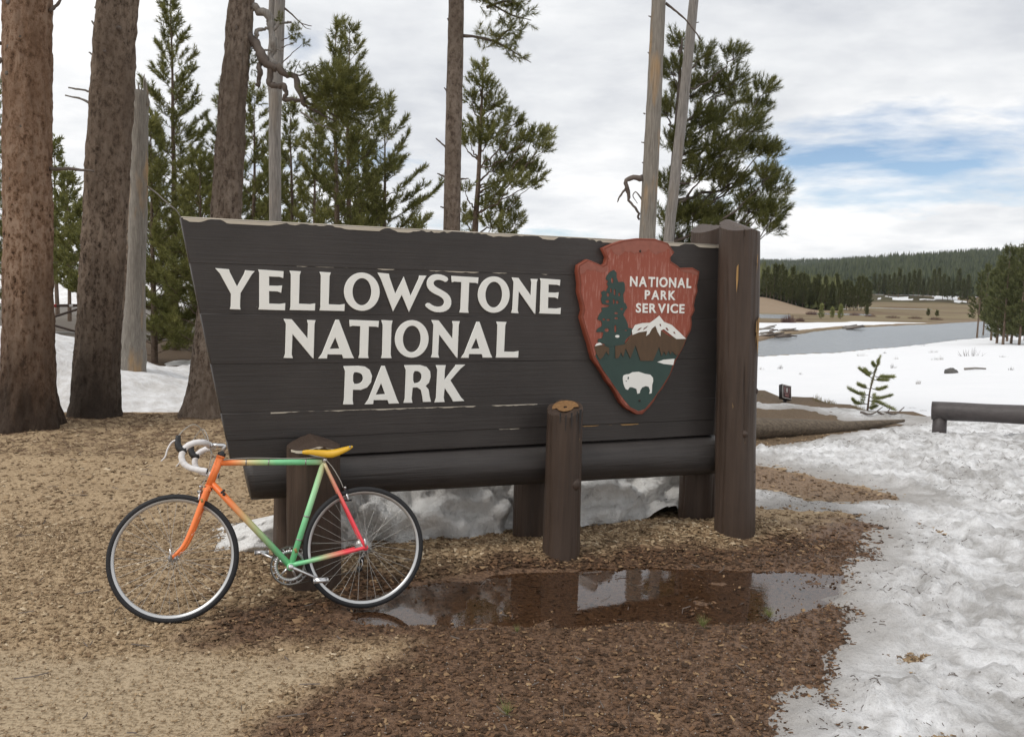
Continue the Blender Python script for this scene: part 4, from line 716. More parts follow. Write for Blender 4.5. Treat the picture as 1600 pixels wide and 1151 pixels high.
Qb = np.array([[i*n, (i+1)*n, (i+1)*n+n-1, i*n+n-1] for i in range(m-1)]); sad = mesh_np('saddle', V, [Q, Qb, np.array([[0, k+1, k] for k in range(1, n-1)]), np.array([[(m-1)*n, (m-1)*n+k, (m-1)*n+k+1] for k in range(1, n-1)])], M['saddle'], bike)
for s_ in (-1, 1):
    MB().tube(spline([b3(.306, .870, .010*s_), b3(.225, .847, .020*s_), b3(.140, .847, .022*s_), b3(.075, .879, .030*s_)], 18), .0035, 6).build('saddle_rail', M['steel'], sad)
    MB().lathe([(.0, .003), (.005, .002), (.006, 0)], b3(.060, .897, .066*s_), (0, s_, .3), 10).build('rivet', M['steel'], sad)
# drivetrain
crank = empty('crankset'); crank.parent = bike
def ring(ro, ri, w, teeth, slots):
    mb = MB(); nn = teeth*4; cb = b3(BBk[0], BBk[1]); a = np.arange(nn)*2*pi/nn; rr = ro+.0022*np.where((np.arange(nn) % 4) < 2, 1, -1); V = []
    for off in (w-.0015, w+.0015):
        for R in (rr, np.full(nn, ri)): V.append(np.stack([cb[0]+R*np.cos(a), np.full(nn, off), cb[2]+R*np.sin(a)], -1))
    k = np.arange(nn); k2 = (k+1) % nn; o = [0, nn, 2*nn, 3*nn]
    Q = np.vstack([np.stack([o[2]+k, o[2]+k2, o[3]+k2, o[3]+k], -1), np.stack([o[0]+k2, o[0]+k, o[1]+k, o[1]+k2], -1), np.stack([o[0]+k, o[0]+k2, o[2]+k2, o[2]+k], -1), np.stack([o[1]+k2, o[1]+k, o[3]+k, o[3]+k2], -1)]); return mb.add(np.concatenate(V), Q)
ring(.106, .0965, -.045, 52, 0).build('chainring', M['steel'], crank); ring(.086, .068, -.0395, 42, 0).build('chainring', M['rimalloy'], crank)
for k in range(16):
    a = k*2*pi/16; c = b3(BBk[0]+.092*cos(a), BBk[1]+.092*sin(a), -.045); MB().box(c, (.012, .003, .008), np.array([[cos(a), 0, -sin(a)], [0, 1, 0], [sin(a), 0, cos(a)]])).build('ring_bridge', M['rimalloy'], crank, False)
for k in range(5):
    a = .5+k*2*pi/5; MB().tube([b3(*BBk, -.046), b3(BBk[0]+.066*cos(a), BBk[1]+.066*sin(a), -.043)], [.009, .0055], 8).build('spider_arm', M['alloy'], crank)
def pedal(c, name='pedal'):
    p = empty(name); p.parent = bike; C = b3(*c)
    s_ = 1 if c[2] > 0 else -1
    MB().tube([C-b3(0, 0, .005*s_), C+b3(0, 0, .085*s_)], .0065, 10).build('axle', M['steel'], p)
    for du in (-.036, .036):
        MB().box(C+b3(du, 0, .050*s_), (.004, .082, .024)).build('cage', M['alloy'], p, False)
    for dw in (.012, .088): MB().box(C+b3(0, 0, dw*s_), (.070, .004, .020)).build('cage', M['alloy'], p, False)
ang = atan2(.179-.262, .221-.388); cl = .170; pn = (BBk[0]+cl*cos(ang), BBk[1]+cl*sin(ang)); pf = (BBk[0]-cl*cos(ang), BBk[1]-cl*sin(ang))
MB().tube([b3(*BBk, .052), b3(BBk[0]+.03*cos(ang), BBk[1]+.03*sin(ang), .056), b3(*pn, .066)], [.0155, .0115, .0105], 12, flat=.75).build('crank_arm', M['alloy'], crank); MB().tube([b3(*BBk, -.055), b3(*pf, -.068)], [.014, .0105], 12, flat=.75).build('crank_arm', M['alloy'], crank)
MB().lathe([(.0, .030), (.010, .030), (.0145, .026), (.0155, .0)], b3(*BBk, .040), (0, 1, 0), 18).build('dust_cap', M['alloy'], crank)
pedal((*pn, .072)); pedal((*pf, -.074))
for k, r_ in enumerate((.028, .033, .038, .043, .048)): MB().lathe([(.0, -.001), (r_, -.001), (r_, .001), (.0, .001)], b3(*RH, -.050+.0042*k), (0, 1, 0), 28).build('sprocket', M['steel'], bike)
der = empty('rear_derailleur'); der.parent = bike
MB().tube([b3(RH[0], RH[1]-.020, -.066), b3(-.018, .290, -.070), b3(-.006, .262, -.060)], [.009, .012, .008], 10).build('derailleur_body', M['alloy'], der)
for p_ in ((-.004, .262), (.006, .214)): MB().lathe([(.0, -.004), (.017, -.004), (.017, .004), (.0, .004)], b3(*p_, -.050), (0, 1, 0), 16).build('jockey_wheel', M['blackpart'], der)
MB().tube([b3(-.006, .266, -.043), b3(-.012, .238, -.043), b3(.008, .206, -.043)], .006, 8, flat=.4).build('cage_plate', M['alloy'], der)
chain = spline([b3(.386, .361, -.044), b3(.20, .366, -.044), b3(.0, .377, -.046)], 30).tolist()+[(-.035, -.046, .365), (-.047, -.046, .336), (-.030, -.048, .300), (.002, -.05, .280), (.014, -.05, .258), (-.006, -.05, .225), (.006, -.05, .197)]+spline([b3(.03, .200, -.05), b3(.20, .178, -.046), b3(.386, .149, -.044)], 24).tolist()+[(BBk[0]+.106*cos(a), -.044, BBk[1]+.106*sin(a)) for a in np.linspace(-pi/2, pi/2, 16)[1:-1]]+[(.388, -.044, .361)]
MB().tube(chain, .0036, 6, False).build('chain', plain('oily_chain', (.10, .085, .07), .5, .6, var=.6, nscale=240), bike)
def brake(c, ax, name='brake_caliper'):
    e = empty(name); e.parent = bike; C = b3(*c); d = np.array([ax[0], 0, ax[1]]); f = np.array([ax[1], 0, -ax[0]])
    for s_ in (-1, 1):
        MB().tube(spline([C+d*.030+b3(0, 0, .030*s_), C+d*.020+b3(0, 0, .012*s_), C+b3(0, 0, -.002*s_), C-d*.018+b3(0, 0, .020*s_), C-d*.045+b3(0, 0, .020*s_)], 16), .0058, 8).build('caliper_arm', M['alloy'], e)
        MB().box(C-d*.045+b3(0, 0, .015*s_)+f*.0, (.042, .009, .011)).build('brake_pad', M['blackpart'], e, False)
    MB().lathe([(.0, -.012), (.008, -.012), (.008, .016), (.0, .016)], C, f, 12).build('pivot_bolt', M['steel'], e)
    return e
fb = brake((.856, .678), (-.10, .995)); brake((.080, .644), (.22, .975))
MB().tube(spline([b3(.74, .846, .012), b3(.60, .852, .006), b3(.35, .842, .006), b3(.22, .842, .012), b3(.165, .800, .022), b3(.115, .715, .030), b3(.098, .672, .028)], 60), .0026, 6).build('rear_brake_cable', M['cable'], bike)
MB().tube(spline([b3(.785, .858, .024), b3(.805, .80, .028), b3(.835, .735, .024), b3(.848, .710, .022)], 20), .0026, 6).build('front_brake_cable', M['cable'], bike)

ax_ = Vector(b3(HT[0]-HB[0], HT[1]-HB[1])).normalized(); p0_ = Vector(b3(*HB)); STEER = Matrix.Translation(p0_) @ Matrix.Rotation(radians(-6), 4, ax_) @ Matrix.Translation(-p0_)
for o in list(bike.children):
    if o.name.startswith(('fork', 'handlebar', 'stem')) or o == fb or o.get('label', '').startswith('front wheel'): o.matrix_local = STEER
# ------------------------------------------------------------------ trees
def tuft_templates(seed, k=5, n=20, length=.24, nl=.075, w=.007, spread=(28, 62)):
    r = np.random.default_rng(seed); out = []
    for _ in range(k):
        h = length*r.random(n)**.8; a = np.radians(r.uniform(spread[0], spread[1], n))*(1-.55*(h/length)**3); ph = r.random(n)*2*pi; l = nl*r.uniform(.7, 1.15, n)
        d = np.stack([np.sin(a)*np.cos(ph), np.sin(a)*np.sin(ph), np.cos(a)], -1); b = np.stack([0*h, 0*h, h], -1); s_ = np.cross(d, r.normal(size=(n, 3))); s_ /= np.linalg.norm(s_, axis=1)[:, None]
        out.append(np.stack([b-s_*w*.5, b+s_*w*.5, b+d*l[:, None]], 1).reshape(-1, 3))
    return np.array(out)
def place_tufts(tpl, P, D, sc, seed):
    r = np.random.default_rng(seed); P = np.asarray(P, float); D = np.asarray(D, float); n = len(P); D = D/(np.linalg.norm(D, axis=1)[:, None]+1e-9)
    u = np.cross(D, r.normal(size=(n, 3))); u /= np.linalg.norm(u, axis=1)[:, None]+1e-9; v = np.cross(D, u); R = np.stack([u, v, D], -1); k = r.integers(0, len(tpl), n)
    V = np.einsum('nij,nkj->nki', R, tpl[k])*np.asarray(sc)[:, None, None]+P[:, None, :]; V = V.reshape(-1, 3); return V, np.arange(len(V)).reshape(-1, 3)
TP_MID = tuft_templates(1, 6, 40, .20, .105, .0135, (28, 76)); TP_FAR = tuft_templates(2, 6, 18, .30, .14, .040); TP_NEAR = tuft_templates(3, 6, 42, .15, .052, .0028, (30, 70)); TP_CLUMP = tuft_templates(4, 6, 66, .19, .095, .0072, (28, 76))
def pine_mesh(H, R, cb, seed, tpl=TP_MID, per_m=10.5, step=.13, r0=.12, asym=None, up=(.15, .75), shape_p=.8, tsc=(.8, 1.25), droop=0., lean=(0, 0), limb_r=.016, sides=5, twig=.34, bare=.25, rnd=None):
    """trunk + limbs mesh, and needle mesh, base at origin"""
    r = np.random.default_rng(seed); mb = MB(); zz = np.linspace(-.3, H, 26); wob = np.stack([.05*H/8*(fbm(zz*.35, zz*0, 0, 2, seed)-.5)*2+lean[0]*(np.maximum(zz, 0)/H)**1.2, .05*H/8*(fbm(zz*.35, zz*0, 0, 2, seed+9)-.5)*2+lean[1]*(np.maximum(zz, 0)/H)**1.2], -1)
    trunk = np.column_stack([wob, zz]); mb.tube(trunk, r0*(1-.94*np.clip(zz/H, 0, 1)), 9)
    P, D, Sx = [], [], []; nb = int((H*(1-cb))*per_m); az = r.random()*6.28
    for i in range(nb):
        f = (i+r.random())/nb; z = H*(cb+(1-cb)*f); az += 2.4+r.normal(0, .35); prof = (1-f)**shape_p*(1-.35*np.exp(-(f/.10)**2))+.03
        if rnd is not None: prof = sqrt(max(1-((f-rnd)/(1-rnd if f > rnd else rnd*1.8))**2, .02))
        L_ = R*prof*r.uniform(.62, 1.12)
        if asym is not None: L_ *= 1+asym[2]*cos(az-atan2(asym[1], asym[0]))
        L_ = max(L_, .12); el = up[0]+(up[1]-up[0])*f+r.normal(0, .12); b = np.array([np.interp(z, zz, trunk[:, 0]), np.interp(z, zz, trunk[:, 1]), z])
        h = np.array([cos(az), sin(az), 0]); m = 7; s = np.linspace(0, 1, m)[:, None]; curve = b+h*L_*s*cos(el)+np.array([0, 0, 1])*L_*(s*sin(el)-droop*s*(1-s)*2+.22*s**2.4); curve[1:] += r.normal(0, .022*L_, (m-1, 3))
        mb.tube(curve, np.linspace(max(limb_r*(L_/R)**.6, .004), .003, m), sides, False)
        side_ = np.cross(h, [0, 0, 1]); nt_ = max(2, int(L_/step))
        for k in range(nt_):
            q = bare+(1-bare)*(k+.5+r.random()*.5)/nt_; q = min(q, 1); c = np.array([np.interp(q, s[:, 0], curve[:, a]) for a in range(3)]); tl = twig*L_*(1.15-q)*r.uniform(.5, 1.2)
            for sg in ((-1, 1) if r.random() < .75 else (r.choice([-1, 1]),)):
                d = h*.75+side_*sg*r.uniform(.5, 1.1)+np.array([0, 0, r.uniform(.1, .7)]); d /= np.linalg.norm(d); e = c+d*tl
                if tl > .2: mb.tube([c, e], [.005, .003], 3, False)
                for g in range(1+int(tl/.20)):
                    P.append(c+d*tl*(g+.3)/(1+int(tl/.20))); D.append(d*.7+np.array([0, 0, .55])+r.normal(0, .25, 3)); Sx.append(r.uniform(*tsc))
            P.append(c); D.append(h*.6+np.array([0, 0, .9])+r.normal(0, .3, 3)); Sx.append(r.uniform(*tsc))
        P.append(curve[-2]); D.append(curve[-1]-curve[-3]+np.array([0, 0, .15*L_])); Sx.append(tsc[1])
    P.append(trunk[-1]-np.array([0, 0, .12])); D.append(np.array([0, 0, 1.])); Sx.append(tsc[1]*1.2)
    V, T = place_tufts(tpl, P, D, np.array(Sx), seed+5); return mb, V, T
def pine(name, loc, label, args, mats=('bark_thin', 'needle'), group=None, rz=0.):
    mb, V, T = pine_mesh(**args); e = empty(name, loc, rz); tag(e, label, 'tree', group); mb.build('trunk', M[mats[0]], e); mesh_np('crown', V, T, M[mats[1]], e, False); return e
def copy_tree(src, loc, rz, sc, label, group=None):
    c = src.copy(); COL.objects.link(c); c.location = loc; c.rotation_euler = (0, 0, rz); c.scale = (sc, sc, sc) if np.isscalar(sc) else sc; c['label'] = label
    if group: c['group'] = group
    elif 'group' in c: del c['group']
    for ch in src.children: d = ch.copy(); COL.objects.link(d); d.parent = c
    return c
def top_at(px, py, Y, zb=0.): p = at(px, py, Y); return (p[0], p[1], zb), p[2]-zb
def clump_pine(name, label, trunk_px, Y, clumps, mats, seed, r0, tpl, dens=1., depth=.7, tsc=(.6, 1.05), zb=0., up=.75, group=None, limb=.022):
    """a pine whose boughs end in rounded clumps; clumps are (px, py, radius in px) at the tree's own distance"""
    r = np.random.default_rng(seed); T = np.array([at(x, y, Y) for x, y in trunk_px]); base = np.array([T[0][0], T[0][1], zb]); e = empty(name, base); tag(e, label, 'tree', group)
    path = spline(np.vstack([base-np.array([0, 0, .2]), T])-base, 40); mb = MB(); mb.tube(path, np.linspace(r0, .012, 40), 10); P, D, Sz = [], [], []
    for x, y, rp in clumps:
        c = at(x, y, Y)-base; R_ = rp*Y/F_PX; zs = max(c[2]-r.uniform(.5, 1.1)*(abs(c[0]-path[-1][0])*.8+.25), path[3][2]); k = int(np.argmin(np.abs(path[:, 2]-zs))); off = r.uniform(-1, 1)*depth*min(1, .25+abs(c[0]-path[k][0])/1.2); c = c+np.array([0, off, 0])
        mid = path[k]+(c-path[k])*.55+np.array([0, 0, -.12*np.linalg.norm(c-path[k])]); cv = spline([path[k], mid, c-np.array([0, 0, R_*.3])], 12); cv[2:-1] += r.normal(0, .02, (9, 3)); mb.tube(cv, np.linspace(limb*(.6+.5*r.random()), .006, 12), 6, False); out = c-path[k]; out[2] = 0; out /= np.linalg.norm(out)+1e-6
        for q in range(int(dens*(10+1500*R_*R_))):
            d = r.normal(size=3); d /= np.linalg.norm(d); rr = r.random()**.5; p = c+d*R_*rr*np.array([1.15, 1.1, .85]); P.append(p); D.append(d*.55+np.array([0, 0, up])+out*.35+r.normal(0, .15, 3)); Sz.append(r.uniform(*tsc))
            if q % 4 == 0: mb.tube([c-np.array([0, 0, R_*.3]), p], [.005, .002], 3, False)
    V, F_ = place_tufts(tpl, P, D, np.array(Sz), seed+2); mb.build('trunk', M[mats[0]], e); mesh_np('crown', V, F_, M[mats[1]], e, False); return e
# living pines behind the sign and trunks
BP = [  # px, py of the tip, depth, crown radius, crown base, seed, label, extra
 (268, -8, 22, 1.75, .03, 21, 'tall spire shaped pine rising right of the broken snag', dict(per_m=13)),
 (352, 138, 23.5, 1.7, .04, 22, 'dense pine partly hidden behind the third trunk', dict(per_m=12.5)),
 (397, 146, 20.5, 1.25, .10, 23, 'dark pine between the third trunk and the slim grey double trunk', {}),
 (455, 168, 21.5, 1.0, .12, 24, 'thin pine just right of the grey double trunk', dict(per_m=10)),
 (527, 42, 19.5, 1.05, .2, 25, 'pine with the left of two twin tips above the word YELLOWSTONE', dict(shape_p=.95, per_m=9)),
 (547, 46, 20.4, 1.65, .18, 26, 'pine with the right of two twin tips and long boughs to the right', dict(asym=(1, 0, .35), shape_p=.95, per_m=9)),
 (603, 160, 21.5, 1.5, .22, 27, 'lower pine on the right edge of the group behind the sign', dict(asym=(1, 0, .3))),
 (492, 196, 18.5, .75, .2, 28, 'slender young pine standing before the twin tipped pines', dict(per_m=12)),
 (236, 190, 18.5, 1.35, .02, 30, 'bushy pine with boughs to the snow beside the broken snag', dict(per_m=13)),
 (312, 250, 18.0, 1.45, .02, 31, 'low full pine against the slanted left end of the sign', dict(per_m=13)),
 (104, 276, 34, 1.5, .20, 33, 'distant pine seen between the two thickest trunks', dict(tpl=TP_FAR, per_m=11, step=.17)),
 (84, 225, 38, 1.5, .20, 34, 'distant pine almost hidden by the thick orange trunk', dict(tpl=TP_FAR, per_m=10, step=.18)),
 (126, 330, 31, 1.5, .24, 35, 'short distant pine close to the yellow gate post', dict(tpl=TP_FAR, per_m=11, step=.17)),
 (3, 128, 26, 1.5, .05, 36, 'pine standing left of the thick orange trunk', dict(per_m=12)),
 (430, 240, 26, 1.6, .03, 37, 'pine standing deep behind the grey double trunk', dict(tpl=TP_FAR, per_m=11, step=.17)),
 (560, 215, 25, 1.6, .05, 38, 'pine standing deep behind the twin tipped pines', dict(tpl=TP_FAR, per_m=10, step=.18)),
 (655, 349, 34, .9, .05, 39, 'far pine with only its tip above the sign', dict(tpl=TP_FAR, per_m=6, step=.25))]
for px, py, Y, R_, cb, sd, lab, ex in BP:
    loc, H = top_at(px, py, Y); a = dict(H=H, R=R_, cb=cb, seed=sd, r0=.03+.009*H); a.update(ex); pine('pine_tree', loc, lab, a, group='living pines behind the sign')
# spreading pine at the right end of the sign
CL = [(1066, 64, 15), (1052, 112, 20), (1043, 170, 20), (1092, 92, 14), (1086, 138, 22), (1112, 100, 13), (1140, 96, 14), (1122, 132, 19), (1150, 122, 17), (1168, 140, 16), (1184, 150, 13), (1176, 172, 14), (1130, 178, 21), (1098, 192, 23), (1062, 232, 24), (1148, 212, 22), (1118, 242, 27), (1170, 228, 20), (1192, 232, 17), (1206, 240, 13), (1090, 272, 26), (1052, 292, 22), (1136, 288, 27), (1176, 285, 16), (1198, 300, 18), (1206, 326, 14), (1188, 338, 17), (1162, 328, 23), (1122, 328, 28), (1084, 336, 26), (1048, 345, 20), (1150, 356, 24), (1180, 362, 15), (1105, 375, 26), (1065, 385, 24)]
clump_pine('pine_tree', 'broad spreading pine behind the two dead grey trunks', [(1046, 400), (1050, 300), (1058, 180), (1066, 60)], 14.0, CL, ('dead_dark', 'needle_olive'), 63, .10, TP_CLUMP, 1., .8, limb=.030)
CL2 = [(754, 108, 8), (750, 132, 12), (766, 142, 10), (738, 156, 10), (773, 162, 12), (756, 172, 13), (790, 178, 10), (745, 200, 13), (776, 202, 16), (801, 196, 10), (722, 214, 9), (735, 222, 10), (760, 226, 16), (790, 232, 17), (815, 226, 14), (838, 214, 10), (854, 212, 8), (846, 240, 11), (820, 256, 15), (795, 262, 17), (771, 262, 14), (840, 270, 11), (828, 288, 10), (800, 292, 16), (775, 302, 13), (760, 322, 12), (790, 326, 16), (806, 346, 12), (770, 352, 14), (728, 300, 7), (724, 332, 7), (734, 346, 9), (785, 365, 16)]
clump_pine('pine_tree', 'open crowned young pine right of the bare middle trunk', [(742, 372), (747, 290), (752, 180), (755, 100)], 18.0, CL2, ('bark_thin', 'needle'), 71, .085, TP_MID, .62, .7, (.7, 1.1), group='living pines behind the sign')
# tall bare trunks: the path is given by where the trunk stands and leans
def trunk_path(pts, Y, top, n): 
    P = np.array([at(x, y, Y) for x, y in pts]); P = P[np.argsort(P[:, 2])]; d = P[-1]-P[-2]; P = np.vstack([P, P[-1]+d*((top-P[-1][2])/d[2])]); z = np.linspace(P[0][2], top, n); return np.stack([np.interp(z, P[:, 2], P[:, k]) for k in range(3)], -1)
def big_trunk(name, label, pts, Y, rad, top, mat, seed, base_flare=.3, n=84, rows=300, rough=.050, group=None, crown=None, zb=-.15):
    path = trunk_path(pts, Y, top, rows); base = path[0].copy(); gz0 = float(ground_z(base[0], base[1], False)); path = np.vstack([path]); z = path[:, 2]-gz0
    e = empty(name, (base[0], base[1], gz0)); tag(e, label, 'tree', group); th = np.arange(n)*2*pi/n; V = []
    for p, zz in zip(path, z):
        r = np.interp(zz, [0, 1.6, 5, top], rad)*(1+base_flare*np.exp(-max(zz, 0)/.28)*(.75+.5*np.cos(th*5+seed)*.5+.5*(vn(np.cos(th)*2.2, np.sin(th)*2.2, 0, seed)-.3)))
        r = r*(1+.10*(vn(np.cos(th)*1.1, np.sin(th)*1.1, zz*.6, seed)-.5))+rough*(fbm(np.cos(th)*6, np.sin(th)*6, zz*5., 3, seed+2)-.5)+rough*.55*(fbm(np.cos(th)*15, np.sin(th)*15, zz*13., 2, seed+6)-.5)
        V.append(np.stack([p[0]-base[0]+r*np.cos(th), p[1]-base[1]+r*np.sin(th), np.full(n, p[2]-gz0)], -1))
    V[0][:, 2] = zb; m = len(V); i, j = np.meshgrid(np.arange(m-1), np.arange(n), indexing='ij'); j2 = (j+1) % n
    mesh_np('trunk', np.concatenate(V), np.stack([i*n+j, i*n+j2, (i+1)*n+j2, (i+1)*n+j], -1).reshape(-1, 4), M[mat], e)
    if crown: 
        mb, CV, CT = pine_mesh(H=crown[1], R=crown[2], cb=.02, seed=seed+3, tpl=TP_FAR, per_m=4, step=.4, r0=.10, tsc=(1.4, 2.2)); off = path[-1]-[base[0], base[1], gz0]-np.array([0, 0, crown[0]])
        for v in mb.V: v += off
        mb.build('limb', M[mat], e); mesh_np('crown', CV+off, CT, M['needle'], e, False)
    return e, lambda px, py: at(px, py, Y)-np.array([base[0], base[1], gz0]), path, base
def stub(e, loc, pts, r0, r1, mat='dead_grey', name='branch', seg=12, n=7):
    P = spline([loc(*p[:2])+np.array([0, p[2] if len(p) > 2 else 0, 0]) for p in pts], seg); q_ = np.random.default_rng(int(abs(pts[0][0]*31+pts[-1][1]*7))); rr = np.linspace(r0, r1, seg)
    if 'gnarled' in name or 'curled' in name: jj = q_.normal(0, r0*.42, (seg, 3)); jj = (jj+np.roll(jj, 1, 0)+np.roll(jj, -1, 0))/2.2; P[1:-1] += jj[1:-1]; ww = q_.uniform(.55, 1.3, seg); rr = rr*(ww+np.roll(ww, 1)+np.roll(ww, -1))/3
    else: P[1:-1] += q_.normal(0, r0*.10, (seg-2, 3)); rr = rr*q_.uniform(.85, 1.12, seg)
    return MB().tube(P, rr, n).build(name, M[mat], e)
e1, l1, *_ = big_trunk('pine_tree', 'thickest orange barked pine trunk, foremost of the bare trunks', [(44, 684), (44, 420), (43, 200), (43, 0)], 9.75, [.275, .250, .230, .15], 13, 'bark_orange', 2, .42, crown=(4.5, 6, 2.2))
for pts in ([(78, 18, .0), (92, 4), (100, -12)], [(76, 264), (110, 264), (147, 268)], [(2, 68), (-12, 66)], [(4, 205), (-10, 202)]): stub(e1, l1, pts, .022, .012, 'dead_dark')
for x, y in ((32, 14), (48, 66), (33, 82), (13, 100), (30, 122), (52, 203), (37, 283)): MB().lathe([(.0, .012), (.012, .014), (.024, .008), (.036, -.03)], l1(x, y)+np.array([.02*(x-43)/35, -.232+.10*((x-43)/38.)**2, 0]), ((x-43)/40, -1, .1), 9).build('knot', M['dead_dark'], e1)
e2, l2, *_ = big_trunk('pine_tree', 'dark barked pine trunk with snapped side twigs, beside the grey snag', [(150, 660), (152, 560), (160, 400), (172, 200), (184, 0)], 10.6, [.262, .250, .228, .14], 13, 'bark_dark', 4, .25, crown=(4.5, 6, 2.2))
for pts in ([(152, 13), (148, 12)], [(154, 48), (143, 33)], [(157, 95), (139, 82)], [(155, 68), (152, 61)], [(153, 152), (135, 142), (107, 137)], [(151, 168), (130, 156), (102, 149)], [(149, 224), (144, 223)], [(148, 248), (145, 246)]): stub(e2, l2, pts, .020, .009, 'dead_grey')
for x, y in ((199, 52), (177, 88)): MB().lathe([(.0, .012), (.012, .014), (.022, .006), (.03, -.03)], l2(x, y)+np.array([0, -.222, 0]), ((x-180)/40, -1, .1), 9).build('knot', M['dead_dark'], e2)
e3, l3, *_ = big_trunk('pine_tree', 'leaning grey brown pine trunk by the sign end, with a gnarled bough', [(324, 662), (334, 500), (352, 340), (364, 150), (378, 0)], 10.95, [.245, .19, .142, .10], 13, 'bark_grey', 6, .45, crown=(4.5, 6, 2.))
e5, l5, *_ = big_trunk('dead_tree', 'slim grey dead trunk that forks into two parallel stems', [(430, 345), (429, 200), (437, 0)], 13.5, [.10, .095, .088, .05], 9, 'dead_grey', 8, .1, n=20, rows=60, rough=.006)
stub(e5, l5, [(429, 200), (424, 110), (425, 40), (423, -60)], .075, .05, 'dead_grey', 'stem'); stub(e5, l5, [(441, 10), (455, 22), (470, 36), (487, 41)], .016, .005, 'dead_dark'); stub(e5, l5, [(470, 36), (478, 44), (486, 46)], .008, .003, 'dead_dark'); stub(e5, l5, [(425, 178), (418, 173)], .014, .008)
# gnarled bough of the leaning trunk
B3 = [([(368, 48, -.1), (388, 58), (402, 75), (415, 95), (430, 108), (450, 118), (464, 128), (468, 150), (478, 165)], .050, .026, 'dead_dark'), ([(398, 72), (403, 58), (402, 45), (412, 46), (430, 44), (445, 36), (455, 35)], .026, .010, 'dead_grey'), ([(372, 4), (392, 8), (410, 20), (424, 30), (429, 50), (426, 75), (420, 92), (428, 100)], .046, .030, 'dead_grey'),
      ([(402, 62), (404, 85), (408, 105), (405, 125), (402, 134)], .024, .030, 'dead_dark'), ([(425, 100), (423, 130), (432, 135), (445, 138), (447, 158)], .034, .020, 'dead_dark'), ([(405, 80), (420, 79), (443, 78)], .014, .006, 'dead_grey'), ([(447, 120), (465, 118), (485, 110), (505, 98)], .012, .004, 'dead_dark'), ([(440, 64), (448, 60), (458, 53)], .006, .003, 'dead_dark'), ([(440, 74), (452, 70), (462, 66)], .006, .003, 'dead_dark'), ([(441, 98), (456, 84), (472, 70)], .006, .003, 'dead_dark'), ([(458, 122), (462, 108), (469, 95)], .007, .003, 'dead_dark'),
      ([(447, 155), (475, 160), (505, 172), (530, 185)], .020, .008, 'dead_dark'), ([(478, 165), (505, 180), (540, 198)], .016, .004, 'dead_dark'), ([(460, 158), (490, 150), (520, 150), (545, 140)], .018, .006, 'dead_dark'), ([(468, 140), (490, 128), (515, 120)], .014, .004, 'dead_dark'), ([(470, 175), (500, 195), (530, 205)], .010, .003, 'dead_grey')]
for pts, a, b, m in B3: stub(e3, l3, pts, a*1.35, b*1.2, m, 'gnarled_branch', 26, 8)
rg_ = np.random.default_rng(77); P = []; D = []; Sz = []
c0 = l3(530, 152); rx, rz_ = .36, .33
for k in range(400):
    d = rg_.normal(size=3); d /= np.linalg.norm(d); rr = rg_.random()**.45; p = c0+d*np.array([rx, .34, rz_])*rr
    p[0] += -.10*(p[2]-c0[2]); 
    P.append(p); D.append(d*.7+np.array([.25, -.1, .45])+rg_.normal(0, .2, 3)); Sz.append(rg_.uniform(.55, .95))
for (x, y), k in (((458, 52), 9), ((465, 48), 8), ((463, 66), 6), ((473, 69), 5), ((452, 112), 9), ((472, 108), 7), ((440, 30), 5), ((393, 88), 9), ((396, 98), 6), ((392, 108), 5), ((495, 118), 12), ((485, 165), 8)):
    for _ in range(k): d = rg_.normal(size=3)*.6+[.1, 0, .5]; P.append(l3(x, y)+rg_.normal(0, .022, 3)); D.append(d); Sz.append(rg_.uniform(.4, .6))
V, T = place_tufts(TP_CLUMP, P, D, np.array(Sz), 4); mesh_np('crown', V, T, M['needle_olive'], e3, False)
# bare middle trunk with one bough in view
e6, l6, *_ = big_trunk('pine_tree', 'straight bare pine trunk above the word STONE with short stubs', [(706, 362), (709, 200), (713, 0)], 12.0, [.125, .118, .105, .06], 11, 'bark_grey', 12, .1, n=30, rows=110, rough=.012, crown=(3.5, 5, 1.6))
for pts in ([(704, 36), (699, 29)], [(702, 148), (694, 137)], [(702, 235), (681, 216)], [(699, 278), (683, 271)], [(719, 280), (732, 279)], [(700, 326), (688, 323)], [(703, 310), (696, 300)], [(703, 212), (697, 205)], [(704, 95), (699, 88)], [(717, 40), (714, 25)]): stub(e6, l6, pts, .017, .008, 'dead_dark')
P = []; D = []; Sz = []
for pts, kk in (([(720, 56), (745, 58), (775, 66), (800, 80), (830, 98)], 46), ([(720, 0), (740, -6), (770, 8), (800, 24), (830, 32)], 60), ([(760, 12), (790, 2), (810, 8)], 26), ([(775, 66), (790, 50), (800, 46)], 18), ([(720, -30), (760, -25), (800, -10)], 40)):
    stub(e6, l6, pts, .024, .005, 'dead_dark', 'branch'); Q_ = spline([l6(*p) for p in pts], 40)
    for k in range(kk): c = Q_[int(rg_.uniform(11, 38))]; d = rg_.normal(0, .5, 3)+np.array([.3, 0, .25]); P.append(c+rg_.normal(0, .05, 3)); D.append(d); Sz.append(rg_.uniform(.55, .95))
for _ in range(16): P.append(l6(722, 350)+rg_.normal(0, .05, 3)); D.append(rg_.normal(0, .5, 3)+[.2, 0, .5]); Sz.append(.6)
V, T = place_tufts(TP_CLUMP, P, D, np.array(Sz), 14); mesh_np('crown', V, T, M['needle'], e6, False)
